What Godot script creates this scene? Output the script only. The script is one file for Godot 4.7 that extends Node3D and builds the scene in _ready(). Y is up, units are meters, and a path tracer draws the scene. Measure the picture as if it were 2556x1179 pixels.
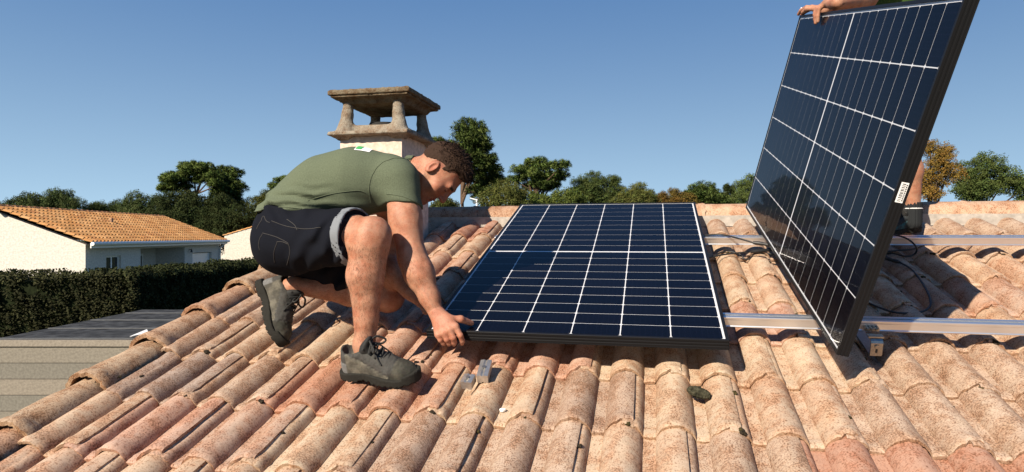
extends Node3D
# A worker kneels on a tiled roof and sets a solar panel on its rails; a second worker holds the next panel.
# World: y up, metres, ground at y = 0. The roof's eaves run along x, the slope climbs towards -z.

const FOCAL := 1573.1            # lens in pixels of a 2556 x 1179 frame
const YAW := 12.52               # the camera looks this far to the left of the slope
const PITCH := 17.77             # slope of the roof, degrees
var eye := Vector3(0, 3.2, 0)
var roof: Transform3D            # roof axes: x along the eaves, y off the slope, z down the slope; origin on the panel
var lift: Transform3D            # the panel that is held upright
var names := {}
var M := {}                      # materials
var rng := RandomNumberGenerator.new()

func _ready():
	rng.seed = 7
	var cam := Camera3D.new(); cam.name = "camera"; add_child(cam)
	cam.fov = 41.086; cam.near = 0.05; cam.far = 900.0
	cam.position = eye; cam.rotation_degrees = Vector3(0, YAW, 0); cam.current = true

	var sky := ProceduralSkyMaterial.new()
	sky.sky_top_color = Color(0.178, 0.338, 0.535); sky.sky_horizon_color = Color(0.585, 0.695, 0.768); sky.sky_curve = 0.15
	sky.ground_bottom_color = Color(0.30, 0.28, 0.24); sky.ground_horizon_color = Color(0.60, 0.66, 0.70)
	sky.sun_angle_max = 12.0
	var env := Environment.new()
	env.background_mode = Environment.BG_SKY; env.sky = Sky.new(); env.sky.sky_material = sky
	env.background_energy_multiplier = 0.9
	env.tonemap_mode = Environment.TONE_MAPPER_LINEAR; env.tonemap_exposure = 1.85
	env.sdfgi_enabled = true; env.ssao_enabled = true; env.ssil_enabled = true
	var we := WorldEnvironment.new(); we.name = "environment"; we.environment = env; add_child(we)

	var sun := DirectionalLight3D.new(); sun.name = "sun"; add_child(sun)
	sun.light_energy = 1.6; sun.light_color = Color(1.0, 0.945, 0.86); sun.light_angular_distance = 0.5; sun.shadow_enabled = true
	sun.look_at_from_position(Vector3.ZERO, Vector3(0.35, -0.553, -0.757), Vector3.UP)

	roof = Transform3D(Basis(Vector3.RIGHT, deg_to_rad(PITCH)), eye + Vector3(-0.273, -0.070, -2.979))
	var ax := Vector3(0.214, 0.977, -0.013).normalized()
	var nz := Vector3(0.02, 0.018, 1.0)
	nz = (nz - ax * nz.dot(ax)).normalized()
	var lb := Basis(ax, nz.cross(ax), nz)
	lift = roof * Transform3D(lb, Vector3(0.821, -0.004, 0.941) + ax * 0.519 - nz * 0.8775)

	make_materials()
	make_setting()
	make_house()
	make_rails()
	make_panels()
	make_worker_kneeling()
	make_worker_standing()
	make_small_things()
	make_neighbours()
	make_trees()

# ---------------------------------------------------------------- naming and placing
func numbered(called: String) -> String:
	if not names.has(called):
		names[called] = 0
		return called
	names[called] += 1
	return "%s_%03d" % [called, names[called]]

func tag(o: Node, label := "", category := "", group := "", kind := "") -> Node:
	if label: o.set_meta("label", label)
	if category: o.set_meta("category", category)
	if group: o.set_meta("group", group)
	if kind: o.set_meta("kind", kind)
	return o

func thing(called: String, label: String, category: String, at := Vector3.ZERO, group := "") -> Node3D:
	var o := Node3D.new(); o.name = numbered(called); add_child(o)
	o.position = at
	tag(o, label, category, group)
	return o

func part(mesh: Mesh, called: String, mat: Material, parent: Node, xf := Transform3D.IDENTITY, world := false) -> MeshInstance3D:
	var o := MeshInstance3D.new()
	o.mesh = mesh; o.material_override = mat
	o.name = numbered(called) if parent == self else called
	parent.add_child(o, true)
	if world: o.global_transform = xf
	else: o.transform = xf
	return o

func struct(mesh: Mesh, called: String, mat: Material, xf := Transform3D.IDENTITY) -> MeshInstance3D:
	var o := part(mesh, called, mat, self, xf)
	o.set_meta("kind", "structure")
	return o

# a point that stands at a distance (metres along the lens axis) behind a place in the picture
func spot(u: float, v: float, d: float) -> Vector3:
	var a := deg_to_rad(YAW)
	return eye + Vector3(-sin(a), 0, -cos(a)) * d + Vector3(cos(a), 0, -sin(a)) * ((u - 1278.0) / FOCAL * d) + Vector3.UP * ((589.5 - v) / FOCAL * d)

func side() -> Vector3: return Vector3(cos(deg_to_rad(YAW)), 0, -sin(deg_to_rad(YAW)))
func ahead() -> Vector3: return Vector3(-sin(deg_to_rad(YAW)), 0, -cos(deg_to_rad(YAW)))

# a point on the plane that lies off metres above the slope's datum, seen at u, v
func on_roof(u: float, v: float, off: float) -> Vector3:
	var dir := spot(u, v, 1.0) - eye
	var n := roof.basis.y
	return eye + dir * ((roof.origin + n * off - eye).dot(n) / dir.dot(n))

# slope coordinates: along the eaves, up the slope, off the slope
func rp(x: float, u: float, n: float) -> Vector3: return roof * Vector3(x, n, -u)

# ---------------------------------------------------------------- mesh helpers
func begin() -> SurfaceTool:
	var st := SurfaceTool.new(); st.begin(Mesh.PRIMITIVE_TRIANGLES); return st

# corners counter-clockwise as seen from outside; Godot's front faces run clockwise
func quad(st: SurfaceTool, a: Vector3, b: Vector3, c: Vector3, d: Vector3, group := -1) -> void:
	st.set_smooth_group(group)
	for v in [a, c, b, a, d, c]: st.add_vertex(v)

func tri(st: SurfaceTool, a: Vector3, b: Vector3, c: Vector3, group := -1) -> void:
	st.set_smooth_group(group)
	for v in [a, c, b]: st.add_vertex(v)

func done(st: SurfaceTool) -> ArrayMesh:
	st.generate_normals()
	return st.commit()

# a box with slightly chamfered long edges
func box(st: SurfaceTool, c: Vector3, s: Vector3, b := Basis.IDENTITY, ch := 0.0) -> void:
	var h := s * 0.5
	if ch <= 0.0:
		var p := []
		for k in 8: p.append(c + b * Vector3(h.x * (1 if k & 1 else -1), h.y * (1 if k & 2 else -1), h.z * (1 if k & 4 else -1)))
		for f in [[1, 3, 7, 5], [0, 4, 6, 2], [2, 6, 7, 3], [0, 1, 5, 4], [4, 5, 7, 6], [0, 2, 3, 1]]: quad(st, p[f[0]], p[f[1]], p[f[2]], p[f[3]])
		return
	var ring := [Vector2(h.x - ch, -h.y), Vector2(h.x, -h.y + ch), Vector2(h.x, h.y - ch), Vector2(h.x - ch, h.y), Vector2(-h.x + ch, h.y), Vector2(-h.x, h.y - ch), Vector2(-h.x, -h.y + ch), Vector2(-h.x + ch, -h.y)]
	for k in 8:
		var p: Vector2 = ring[k]
		var q: Vector2 = ring[(k + 1) % 8]
		quad(st, c + b * Vector3(p.x, p.y, h.z), c + b * Vector3(p.x, p.y, -h.z), c + b * Vector3(q.x, q.y, -h.z), c + b * Vector3(q.x, q.y, h.z))
		tri(st, c + b * Vector3(0, 0, h.z), c + b * Vector3(p.x, p.y, h.z), c + b * Vector3(q.x, q.y, h.z))
		tri(st, c + b * Vector3(0, 0, -h.z), c + b * Vector3(q.x, q.y, -h.z), c + b * Vector3(p.x, p.y, -h.z))

func box_mesh(s: Vector3, ch := 0.0) -> ArrayMesh:
	var st := begin(); box(st, Vector3.ZERO, s, Basis.IDENTITY, ch); return done(st)

# a profile (x, y, counter-clockwise) drawn out along z from z0 to z1
func extrude(st: SurfaceTool, ring: Array, z0: float, z1: float, xf := Transform3D.IDENTITY) -> void:
	var flat := PackedVector2Array(ring)
	for k in ring.size():
		var p: Vector2 = ring[k]
		var q: Vector2 = ring[(k + 1) % ring.size()]
		quad(st, xf * Vector3(p.x, p.y, z1), xf * Vector3(p.x, p.y, z0), xf * Vector3(q.x, q.y, z0), xf * Vector3(q.x, q.y, z1))
	var t := Geometry2D.triangulate_polygon(flat)
	for k in range(0, t.size(), 3):
		var a := flat[t[k]]; var b := flat[t[k + 1]]; var c := flat[t[k + 2]]
		if (b - a).cross(c - a) < 0.0:
			var s := b; b = c; c = s
		tri(st, xf * Vector3(a.x, a.y, z1), xf * Vector3(b.x, b.y, z1), xf * Vector3(c.x, c.y, z1))
		tri(st, xf * Vector3(a.x, a.y, z0), xf * Vector3(c.x, c.y, z0), xf * Vector3(b.x, b.y, z0))

# a round tube through points; radii may differ
func tube(st: SurfaceTool, pts: Array, radii: Array, sides := 8, group := 1) -> void:
	var up := Vector3(0.31, 0.9, 0.2).normalized()
	var rings := []
	for i in pts.size():
		var t: Vector3 = (pts[mini(i + 1, pts.size() - 1)] - pts[maxi(i - 1, 0)]).normalized()
		if absf(t.dot(up)) > 0.95: up = Vector3(0.9, 0.1, 0.3).normalized()
		var x := t.cross(up).normalized()
		var y := x.cross(t).normalized()
		up = y
		var r: float = radii[i] if radii.size() > 1 else radii[0]
		var ring := []
		for k in sides: ring.append(pts[i] + x * cos(TAU * k / sides) * r + y * sin(TAU * k / sides) * r)
		rings.append(ring)
	for i in pts.size() - 1:
		for k in sides:
			var j := (k + 1) % sides
			quad(st, rings[i][j], rings[i][k], rings[i + 1][k], rings[i + 1][j], group)
	for e in [0, pts.size() - 1]:
		for k in sides:
			var j := (k + 1) % sides
			if e == 0: tri(st, pts[0], rings[0][k], rings[0][j])
			else: tri(st, pts[e], rings[e][j], rings[e][k])

func smooth_path(pts: Array, steps := 8) -> Array:
	var out := []
	for i in pts.size() - 1:
		var p0: Vector3 = pts[maxi(i - 1, 0)]
		var p3: Vector3 = pts[mini(i + 2, pts.size() - 1)]
		for k in steps: out.append((pts[i] as Vector3).cubic_interpolate(pts[i + 1], p0, p3, float(k) / steps))
	out.append(pts[-1])
	return out

# ---------------------------------------------------------------- fields: rounded shapes joined by a smooth minimum, meshed as surface nets
class Field:
	var lo: Vector3
	var h: float
	var nx: int
	var ny: int
	var nz: int
	var f: PackedFloat32Array

	func _init(a: Vector3, b: Vector3, cell: float):
		lo = a; h = cell
		nx = int(ceil((b.x - a.x) / cell)) + 1
		ny = int(ceil((b.y - a.y) / cell)) + 1
		nz = int(ceil((b.z - a.z) / cell)) + 1
		f.resize(nx * ny * nz); f.fill(1.0)

	# mode 0 joins, 1 carves away, 2 keeps only what lies inside
	func put(shape: Callable, mn: Vector3, mx: Vector3, k: float, mode := 0) -> void:
		var pad := k + 2.6 * h
		var a := ((mn - lo - Vector3.ONE * pad) / h).floor()
		var b := ((mx - lo + Vector3.ONE * pad) / h).ceil()
		for z in range(maxi(0, int(a.z)), mini(nz - 1, int(b.z)) + 1):
			for y in range(maxi(0, int(a.y)), mini(ny - 1, int(b.y)) + 1):
				var i := (z * ny + y) * nx
				for x in range(maxi(0, int(a.x)), mini(nx - 1, int(b.x)) + 1):
					if mode > 0 and f[i + x] > 3.0 * h + k: continue
					var d: float = shape.call(lo + Vector3(x, y, z) * h)
					var g := f[i + x]
					if mode == 0:
						var e := maxf(k - absf(d - g), 0.0)
						f[i + x] = minf(d, g) - (e * e * 0.25 / k if k > 0.0 else 0.0)
					else:
						if mode == 1: d = -d
						var e := maxf(k - absf(d - g), 0.0)
						f[i + x] = maxf(d, g) + (e * e * 0.25 / k if k > 0.0 else 0.0)

	func cone(a: Vector3, ra: float, b: Vector3, rb: float, k := 0.03, mode := 0) -> void:
		var ab := b - a
		var l2 := maxf(ab.length_squared(), 1e-9)
		var m := Vector3.ONE * maxf(ra, rb)
		put(func(p: Vector3) -> float:
			var t := clampf((p - a).dot(ab) / l2, 0.0, 1.0)
			return (p - a - ab * t).length() - lerpf(ra, rb, t), a.min(b) - m, a.max(b) + m, k, mode)

	func ball(c: Vector3, b: Basis, r: Vector3, k := 0.03, mode := 0) -> void:
		var inv := b.inverse()
		var m := Vector3.ONE * maxf(r.x, maxf(r.y, r.z))
		put(func(p: Vector3) -> float:
			var q := inv * (p - c)
			var k0 := (q / r).length()
			var k1 := (q / (r * r)).length()
			return k0 * (k0 - 1.0) / k1 if k1 > 1e-6 else -minf(r.x, minf(r.y, r.z)), c - m, c + m, k, mode)

	func block(c: Vector3, b: Basis, half: Vector3, rad: float, k := 0.0, mode := 0) -> void:
		var inv := b.inverse()
		var m := Vector3.ONE * half.length()
		put(func(p: Vector3) -> float:
			var q := (inv * (p - c)).abs() - half + Vector3.ONE * rad
			return q.max(Vector3.ZERO).length() + minf(maxf(q.x, maxf(q.y, q.z)), 0.0) - rad, c - m, c + m, k, mode)

	func top() -> Vector3: return lo + Vector3(nx - 1, ny - 1, nz - 1) * h

	# keeps the side of a plane that its normal points away from
	func cut(at: Vector3, n: Vector3, k := 0.004) -> void:
		put(func(p: Vector3) -> float: return (p - at).dot(n), lo, top(), k, 2)

	func custom(shape: Callable, mode := 2, k := 0.004) -> void:
		put(shape, lo, top(), k, mode)

	# moves the surface in and out
	func rough(amount: Callable) -> void:
		for z in nz:
			for y in ny:
				var i := (z * ny + y) * nx
				for x in nx:
					if absf(f[i + x]) < 4.0 * h: f[i + x] += amount.call(lo + Vector3(x, y, z) * h)

	func at(p: Vector3) -> float:
		var q := (p - lo) / h
		var x := clampi(int(q.x), 0, nx - 2); var y := clampi(int(q.y), 0, ny - 2); var z := clampi(int(q.z), 0, nz - 2)
		var t := (q - Vector3(x, y, z)).clamp(Vector3.ZERO, Vector3.ONE)
		var i := (z * ny + y) * nx + x
		var s := nx * ny
		return lerpf(lerpf(lerpf(f[i], f[i + 1], t.x), lerpf(f[i + nx], f[i + nx + 1], t.x), t.y), lerpf(lerpf(f[i + s], f[i + s + 1], t.x), lerpf(f[i + s + nx], f[i + s + nx + 1], t.x), t.y), t.z)

	func slope(p: Vector3) -> Vector3:
		var e := h * 0.7
		return Vector3(at(p + Vector3(e, 0, 0)) - at(p - Vector3(e, 0, 0)), at(p + Vector3(0, e, 0)) - at(p - Vector3(0, e, 0)), at(p + Vector3(0, 0, e)) - at(p - Vector3(0, 0, e))).normalized()

	func drape(p: Vector3, off := 0.0) -> Vector3:
		for k in 5: p -= slope(p) * clampf(at(p) - off, -0.03, 0.03)
		return p

	# the first surface point from a towards b
	func hit(a: Vector3, b: Vector3) -> Vector3:
		var l := (b - a).length()
		var dir := (b - a) / l
		var t := 0.0
		while t < l:
			var p := a + dir * t
			if (p - lo).clamp(Vector3.ZERO, top() - lo).is_equal_approx(p - lo) and at(p) < 0.0: return p
			t += h * 0.4
		return b

	# adds the surface to arrays of positions, normals, colours and indices
	func surface(out: Array, paint = null) -> void:
		var V: PackedVector3Array = out[0]
		var N: PackedVector3Array = out[1]
		var C: PackedColorArray = out[2]
		var I: PackedInt32Array = out[3]
		var ids := PackedInt32Array(); ids.resize(f.size()); ids.fill(-1)
		var s := nx * ny
		var off := [0, 1, nx, nx + 1, s, s + 1, s + nx, s + nx + 1]
		var cells := PackedInt32Array()
		var near := 2.6 * h
		for z in nz - 1:
			for y in ny - 1:
				var row := (z * ny + y) * nx
				for x in nx - 1:
					var i := row + x
					var v := f[i]
					if v > near or v < -near: continue
					var c := v < 0.0
					if (f[i + 1] < 0.0) == c and (f[i + nx] < 0.0) == c and (f[i + nx + 1] < 0.0) == c and (f[i + s] < 0.0) == c and (f[i + s + 1] < 0.0) == c and (f[i + s + nx] < 0.0) == c and (f[i + s + nx + 1] < 0.0) == c: continue
					var g := [v, f[i + 1], f[i + nx], f[i + nx + 1], f[i + s], f[i + s + 1], f[i + s + nx], f[i + s + nx + 1]]
					var sum := Vector3.ZERO
					var n := 0
					for e in [[0, 1], [2, 3], [4, 5], [6, 7], [0, 2], [1, 3], [4, 6], [5, 7], [0, 4], [1, 5], [2, 6], [3, 7]]:
						var a: float = g[e[0]]
						var b: float = g[e[1]]
						if (a < 0.0) != (b < 0.0):
							var t := a / (a - b)
							var p := Vector3(e[0] & 1, (e[0] >> 1) & 1, (e[0] >> 2) & 1)
							sum += p.lerp(Vector3(e[1] & 1, (e[1] >> 1) & 1, (e[1] >> 2) & 1), t)
							n += 1
					var q := sum / n
					ids[i] = V.size()
					cells.append(x); cells.append(y); cells.append(z)
					var p3 := lo + (Vector3(x, y, z) + q) * h
					V.append(p3)
					N.append(Vector3(lerpf(lerpf(g[1] - g[0], g[3] - g[2], q.y), lerpf(g[5] - g[4], g[7] - g[6], q.y), q.z),
						lerpf(lerpf(g[2] - g[0], g[3] - g[1], q.x), lerpf(g[6] - g[4], g[7] - g[5], q.x), q.z),
						lerpf(lerpf(g[4] - g[0], g[5] - g[1], q.x), lerpf(g[6] - g[2], g[7] - g[3], q.x), q.y)).normalized())
					C.append(paint.call(p3) if paint != null else Color.WHITE)
		for k in range(0, cells.size(), 3):
			var x := cells[k]; var y := cells[k + 1]; var z := cells[k + 2]
			var i := (z * ny + y) * nx + x
			var c := f[i] < 0.0
			if y > 0 and z > 0 and (f[i + 1] < 0.0) != c: face(I, ids, i, nx, s, c)
			if x > 0 and z > 0 and (f[i + nx] < 0.0) != c: face(I, ids, i, s, 1, c)
			if x > 0 and y > 0 and (f[i + s] < 0.0) != c: face(I, ids, i, 1, nx, c)
		out[0] = V; out[1] = N; out[2] = C; out[3] = I

	func face(I: PackedInt32Array, ids: PackedInt32Array, i: int, u: int, v: int, inside: bool) -> void:
		var a := ids[i - u - v]; var b := ids[i - v]; var c := ids[i]; var d := ids[i - u]
		if a < 0 or b < 0 or c < 0 or d < 0: return
		for q in ([a, c, b, a, d, c] if inside else [a, b, c, a, c, d]): I.append(q)

func blank() -> Array: return [PackedVector3Array(), PackedVector3Array(), PackedColorArray(), PackedInt32Array()]

func net(out: Array, origin := Vector3.ZERO) -> ArrayMesh:
	var a := []; a.resize(Mesh.ARRAY_MAX)
	var V: PackedVector3Array = out[0]
	for k in V.size(): V[k] -= origin
	a[Mesh.ARRAY_VERTEX] = V; a[Mesh.ARRAY_NORMAL] = out[1]; a[Mesh.ARRAY_COLOR] = out[2]; a[Mesh.ARRAY_INDEX] = out[3]
	var m := ArrayMesh.new(); m.add_surface_from_arrays(Mesh.PRIMITIVE_TRIANGLES, a)
	return m

# ---------------------------------------------------------------- materials
func noise(s: int, freq: float, octaves := 3, kind := FastNoiseLite.TYPE_SIMPLEX_SMOOTH) -> FastNoiseLite:
	var n := FastNoiseLite.new()
	n.seed = s; n.frequency = freq; n.noise_type = kind
	n.fractal_octaves = octaves
	n.fractal_type = FastNoiseLite.FRACTAL_FBM if octaves > 1 else FastNoiseLite.FRACTAL_NONE
	return n

func grey(s: int, size: int, freq: float, octaves := 3, kind := FastNoiseLite.TYPE_SIMPLEX_SMOOTH) -> PackedByteArray:
	var im := noise(s, freq, octaves, kind).get_seamless_image(size, size)
	im.convert(Image.FORMAT_L8)
	return im.get_data()

func tex(size: int, bytes: PackedByteArray, rgb := true) -> ImageTexture:
	return ImageTexture.create_from_image(Image.create_from_data(size, size, false, Image.FORMAT_RGB8 if rgb else Image.FORMAT_L8, bytes))

# weathered clay: two tones in patches, dark flecks of lichen, grain
func clay_texture(s: int, size: int, two: Color, fleck: Color, amount: float) -> ImageTexture:
	var big := grey(s, size, 0.008, 4)
	var mid := grey(s + 1, size, 0.03, 3)
	var fine := grey(s + 2, size, 0.145, 2)
	var spot_noise := grey(s + 3, size, 0.07, 1)
	var out := PackedByteArray(); out.resize(size * size * 3)
	for i in size * size:
		var a := big[i] / 255.0
		var m := mid[i] / 255.0
		var g := fine[i] / 255.0
		var t := smoothstep(0.35, 0.7, a * 0.6 + m * 0.4)
		var l := smoothstep(0.60 - amount * 0.25, 0.80 - amount * 0.2, g * 0.66 + m * 0.2 + a * 0.22)
		l = maxf(l, smoothstep(0.86, 0.92, spot_noise[i] / 255.0 + 0.10 * (g - 0.5)) * (0.4 + amount))
		var k := 0.90 + 0.16 * (g - 0.5) + 0.10 * (m - 0.5)
		var pale := smoothstep(0.66, 0.8, (1.0 - g) * 0.7 + m * 0.3) * 0.25
		var r := lerpf(lerpf(1.0, two.r, t), fleck.r, l * 0.8) * k + pale * 0.12
		var gg := lerpf(lerpf(1.0, two.g, t), fleck.g, l * 0.8) * k + pale * 0.12
		var b := lerpf(lerpf(1.0, two.b, t), fleck.b, l * 0.8) * k + pale * 0.12
		out[i * 3] = int(clampf(r, 0, 1) * 255); out[i * 3 + 1] = int(clampf(gg, 0, 1) * 255); out[i * 3 + 2] = int(clampf(b, 0, 1) * 255)
	return tex(size, out)

func cloudy_texture(s: int, size: int, freq: float, low: float, octaves := 4) -> ImageTexture:
	var a := grey(s, size, freq, octaves)
	var out := PackedByteArray(); out.resize(size * size * 3)
	for i in size * size:
		var v := int((low + (1.0 - low) * a[i] / 255.0) * 255)
		out[i * 3] = v; out[i * 3 + 1] = v; out[i * 3 + 2] = v
	return tex(size, out)

# albedo is given as the real, linear base colour
func mat(lin: Color, rough := 0.9, texture: Texture2D = null, scale := 1.0, bump: Texture2D = null, relief := 0.1, metal := 0.0) -> StandardMaterial3D:
	var m := StandardMaterial3D.new()
	m.albedo_color = lin.linear_to_srgb()
	m.roughness = rough; m.metallic = metal
	if rough >= 0.85: m.metallic_specular = 0.22
	if texture:
		m.albedo_texture = texture
		m.uv1_triplanar = true; m.uv1_world_triplanar = true; m.uv1_scale = Vector3.ONE * scale
	if bump:
		m.heightmap_enabled = true; m.heightmap_texture = bump; m.heightmap_scale = relief
		m.uv1_triplanar = true; m.uv1_world_triplanar = true; m.uv1_scale = Vector3.ONE * scale
	return m

func painted(m: StandardMaterial3D) -> StandardMaterial3D:
	m.vertex_color_use_as_albedo = true
	return m

func make_materials() -> void:
	var grain := tex(256, grey(31, 256, 0.12, 4), false)
	var clay_a := clay_texture(11, 800, Color(0.97, 0.87, 0.82), Color(0.44, 0.36, 0.30), 0.22)
	var clay_b := clay_texture(17, 800, Color(0.94, 0.85, 0.79), Color(0.42, 0.35, 0.31), 0.42)
	var soft := cloudy_texture(41, 256, 0.04, 0.80)
	var stain := cloudy_texture(45, 320, 0.02, 0.5, 5)
	var skin_tex := clay_texture(61, 400, Color(0.97, 0.88, 0.85), Color(0.72, 0.60, 0.53), 0.20)
	# tile tones: peach, cream, pink, grey, terracotta
	M.tiles = []
	for c in [Color(0.600, 0.442, 0.329), Color(0.620, 0.489, 0.361), Color(0.600, 0.405, 0.313), Color(0.570, 0.416, 0.324), Color(0.610, 0.468, 0.346), Color(0.580, 0.385, 0.281)]:
		M.tiles.append(painted(mat(c, 0.95, clay_a, 1.15, grain, 0.10)))
	for c in [Color(0.600, 0.453, 0.346), Color(0.580, 0.432, 0.324), Color(0.500, 0.395, 0.329), Color(0.540, 0.401, 0.307)]:
		M.tiles.append(painted(mat(c, 0.95, clay_b, 1.3, grain, 0.10)))
	for c in [Color(0.550, 0.328, 0.232), Color(0.520, 0.312, 0.227)]:
		M.tiles.append(painted(mat(c, 0.95, clay_a, 1.2, grain, 0.08)))
	M.verge = [painted(mat(Color(0.57, 0.405, 0.285), 0.95, clay_b, 1.3, grain, 0.1)), painted(mat(Color(0.57, 0.375, 0.26), 0.95, clay_b, 1.2, grain, 0.1)), painted(mat(Color(0.58, 0.43, 0.30), 0.95, clay_b, 1.4, grain, 0.1))]
	M.ridge = [painted(mat(Color(0.55, 0.37, 0.26), 0.95, clay_b, 1.1, grain, 0.1)), painted(mat(Color(0.60, 0.43, 0.31), 0.95, clay_a, 1.2, grain, 0.1))]
	M.mortar = mat(Color(0.43, 0.39, 0.35), 0.95, soft, 2.0, grain, 0.1)
	M.render_wall = mat(Color(0.70, 0.57, 0.48), 0.95, soft, 2.5, grain, 0.04)
	M.concrete = mat(Color(0.37, 0.335, 0.275), 0.95, clay_b, 1.6, grain, 0.2)
	M.slab = mat(Color(0.235, 0.195, 0.135), 0.95, clay_b, 2.2, grain, 0.3)
	M.soot = mat(Color(0.03, 0.03, 0.03), 0.9)
	M.wood_dark = mat(Color(0.10, 0.07, 0.05), 0.9)
	M.white_wall = mat(Color(0.72, 0.68, 0.62), 0.95, soft, 1.0)
	M.wall_plain = mat(Color(0.70, 0.64, 0.56), 0.95, soft, 0.7)
	M.black_frame = mat(Color(0.009, 0.009, 0.010), 0.42); M.black_frame.metallic_specular = 0.25
	M.backsheet = mat(Color(0.60, 0.61, 0.64), 0.6)
	M.cell = []
	for c in [Color(0.0022, 0.0022, 0.0042), Color(0.0019, 0.0019, 0.0036), Color(0.0026, 0.0025, 0.0047)]:
		var m := mat(c, 0.35)
		m.metallic_specular = 0.12
		m.albedo_texture = cell_texture(); m.albedo_color = Color.WHITE; m.albedo_color = (c / 0.035).linear_to_srgb()
		M.cell.append(m)
	M.glass = StandardMaterial3D.new()
	M.glass.albedo_color = Color(0.02, 0.03, 0.04, 0.004); M.glass.transparency = BaseMaterial3D.TRANSPARENCY_ALPHA
	M.glass.roughness = 0.02; M.glass.metallic_specular = 0.28
	M.back_black = mat(Color(0.5, 0.5, 0.5), 0.6)
	M.alu = mat(Color(0.72, 0.73, 0.75), 0.32, null, 1.0, null, 0.1, 0.9)
	M.alu_dull = mat(Color(0.62, 0.60, 0.58), 0.42, soft, 5.0, null, 0.1, 0.85)
	M.steel = mat(Color(0.45, 0.43, 0.40), 0.35, soft, 8.0, null, 0.1, 0.9)
	M.cable = mat(Color(0.012, 0.012, 0.013), 0.5)
	M.sticker = mat(Color(0.72, 0.72, 0.72), 0.5)
	M.ink = mat(Color(0.03, 0.03, 0.03), 0.6)
	M.moss = painted(mat(Color(1, 1, 1), 1.0, stain, 12.0, grain, 0.3))
	M.skin = painted(mat(Color(1, 1, 1), 0.60, skin_tex, 4.0)); M.skin.metallic_specular = 0.4
	M.skin.subsurf_scatter_enabled = true; M.skin.subsurf_scatter_strength = 0.08
	M.hair = mat(Color(0.032, 0.018, 0.012), 0.8); M.hair.metallic_specular = 0.25
	M.body_hair = mat(Color(0.085, 0.045, 0.022), 0.8)
	M.shirt = painted(mat(Color(0.118, 0.141, 0.093), 0.92, soft, 15.0, grain, 0.03))
	M.shirt_light = painted(mat(Color(0.075, 0.14, 0.04), 0.92, soft, 15.0, grain, 0.03))
	M.denim = painted(mat(Color(0.010, 0.0115, 0.0185), 0.95, cloudy_texture(53, 256, 0.3, 0.6), 9.0, grain, 0.06))
	M.denim_pale = mat(Color(0.26, 0.28, 0.31), 0.95, cloudy_texture(57, 256, 0.32, 0.65), 10.0, grain, 0.05)
	M.thread = mat(Color(0.055, 0.052, 0.050), 0.9)
	M.shoe = painted(mat(Color(1, 1, 1), 0.86, soft, 9.0, grain, 0.04))
	M.sole = mat(Color(0.026, 0.025, 0.022), 0.85, soft, 9.0, grain, 0.05)
	M.lace = mat(Color(0.012, 0.012, 0.012), 0.8)
	M.sock = mat(Color(0.02, 0.022, 0.024), 0.95)
	M.white = mat(Color(0.75, 0.75, 0.74), 0.7)
	M.green_print = mat(Color(0.05, 0.35, 0.09), 0.7)
	M.far_tile = painted(mat(Color(1, 1, 1), 0.95, soft, 0.9))
	M.window_glass = mat(Color(0.02, 0.025, 0.03), 0.05)
	M.pvc = mat(Color(0.72, 0.72, 0.71), 0.5)
	M.dark_metal = mat(Color(0.03, 0.032, 0.035), 0.5)
	M.bark = mat(Color(0.12, 0.085, 0.06), 0.95, stain, 1.5)
	M.bark_pine = mat(Color(0.20, 0.13, 0.09), 0.95, stain, 1.5)
	M.leaf = painted(mat(Color(1, 1, 1), 0.9))
	M.leaf.backlight_enabled = true; M.leaf.backlight = Color(0.35, 0.4, 0.15)
	M.felt = mat(Color(0.075, 0.078, 0.082), 0.9, stain, 0.9)
	M.felt_seam = mat(Color(0.13, 0.135, 0.14), 0.85, soft, 2.0)
	M.planks = []
	for c in [Color(0.26, 0.235, 0.195), Color(0.22, 0.205, 0.175), Color(0.29, 0.255, 0.21)]: M.planks.append(mat(c, 0.95, soft, 3.5, grain, 0.1))
	M.grass = mat(Color(0.075, 0.10, 0.035), 1.0, stain, 0.35)
	M.hedge_core = mat(Color(0.022, 0.030, 0.012), 1.0, stain, 1.5)

func cell_texture() -> ImageTexture:
	if M.has("cell_tex"): return M.cell_tex
	var w := 256
	var im := Image.create(w, w, false, Image.FORMAT_RGB8)
	im.fill(Color(0.035, 0.035, 0.035).linear_to_srgb())
	var line := Color(0.065, 0.067, 0.072).linear_to_srgb()
	for k in 9:
		var x := int((k + 0.5) * w / 9.0)
		im.fill_rect(Rect2i(x, 0, 2, w), line)
		for j in 6: im.fill_rect(Rect2i(x - 1, int((j + 0.5) * w / 6.0) - 3, 4, 6), Color(0.13, 0.135, 0.14).linear_to_srgb())
	M.cell_tex = ImageTexture.create_from_image(im)
	return M.cell_tex

# ---------------------------------------------------------------- the ground
func make_setting() -> void:
	var st := begin()
	quad(st, Vector3(-400, 0, 60), Vector3(400, 0, 60), Vector3(400, 0, -600), Vector3(-400, 0, -600))
	struct(done(st), "ground", M.grass)

# ---------------------------------------------------------------- the house that the workers stand on
const TILE_W := 0.303
const ROW := 0.307
const PAN := -0.172
const ROLL := 0.0570

func roll_height(x: float) -> float:
	var h := 0.0
	for c in [-0.03, 0.1215, 0.273]:
		var t: float = absf(x - c) / ROLL
		if t < 1.0: h = maxf(h, 0.047 * pow(1.0 - t * t, 0.66))
	return h

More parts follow.
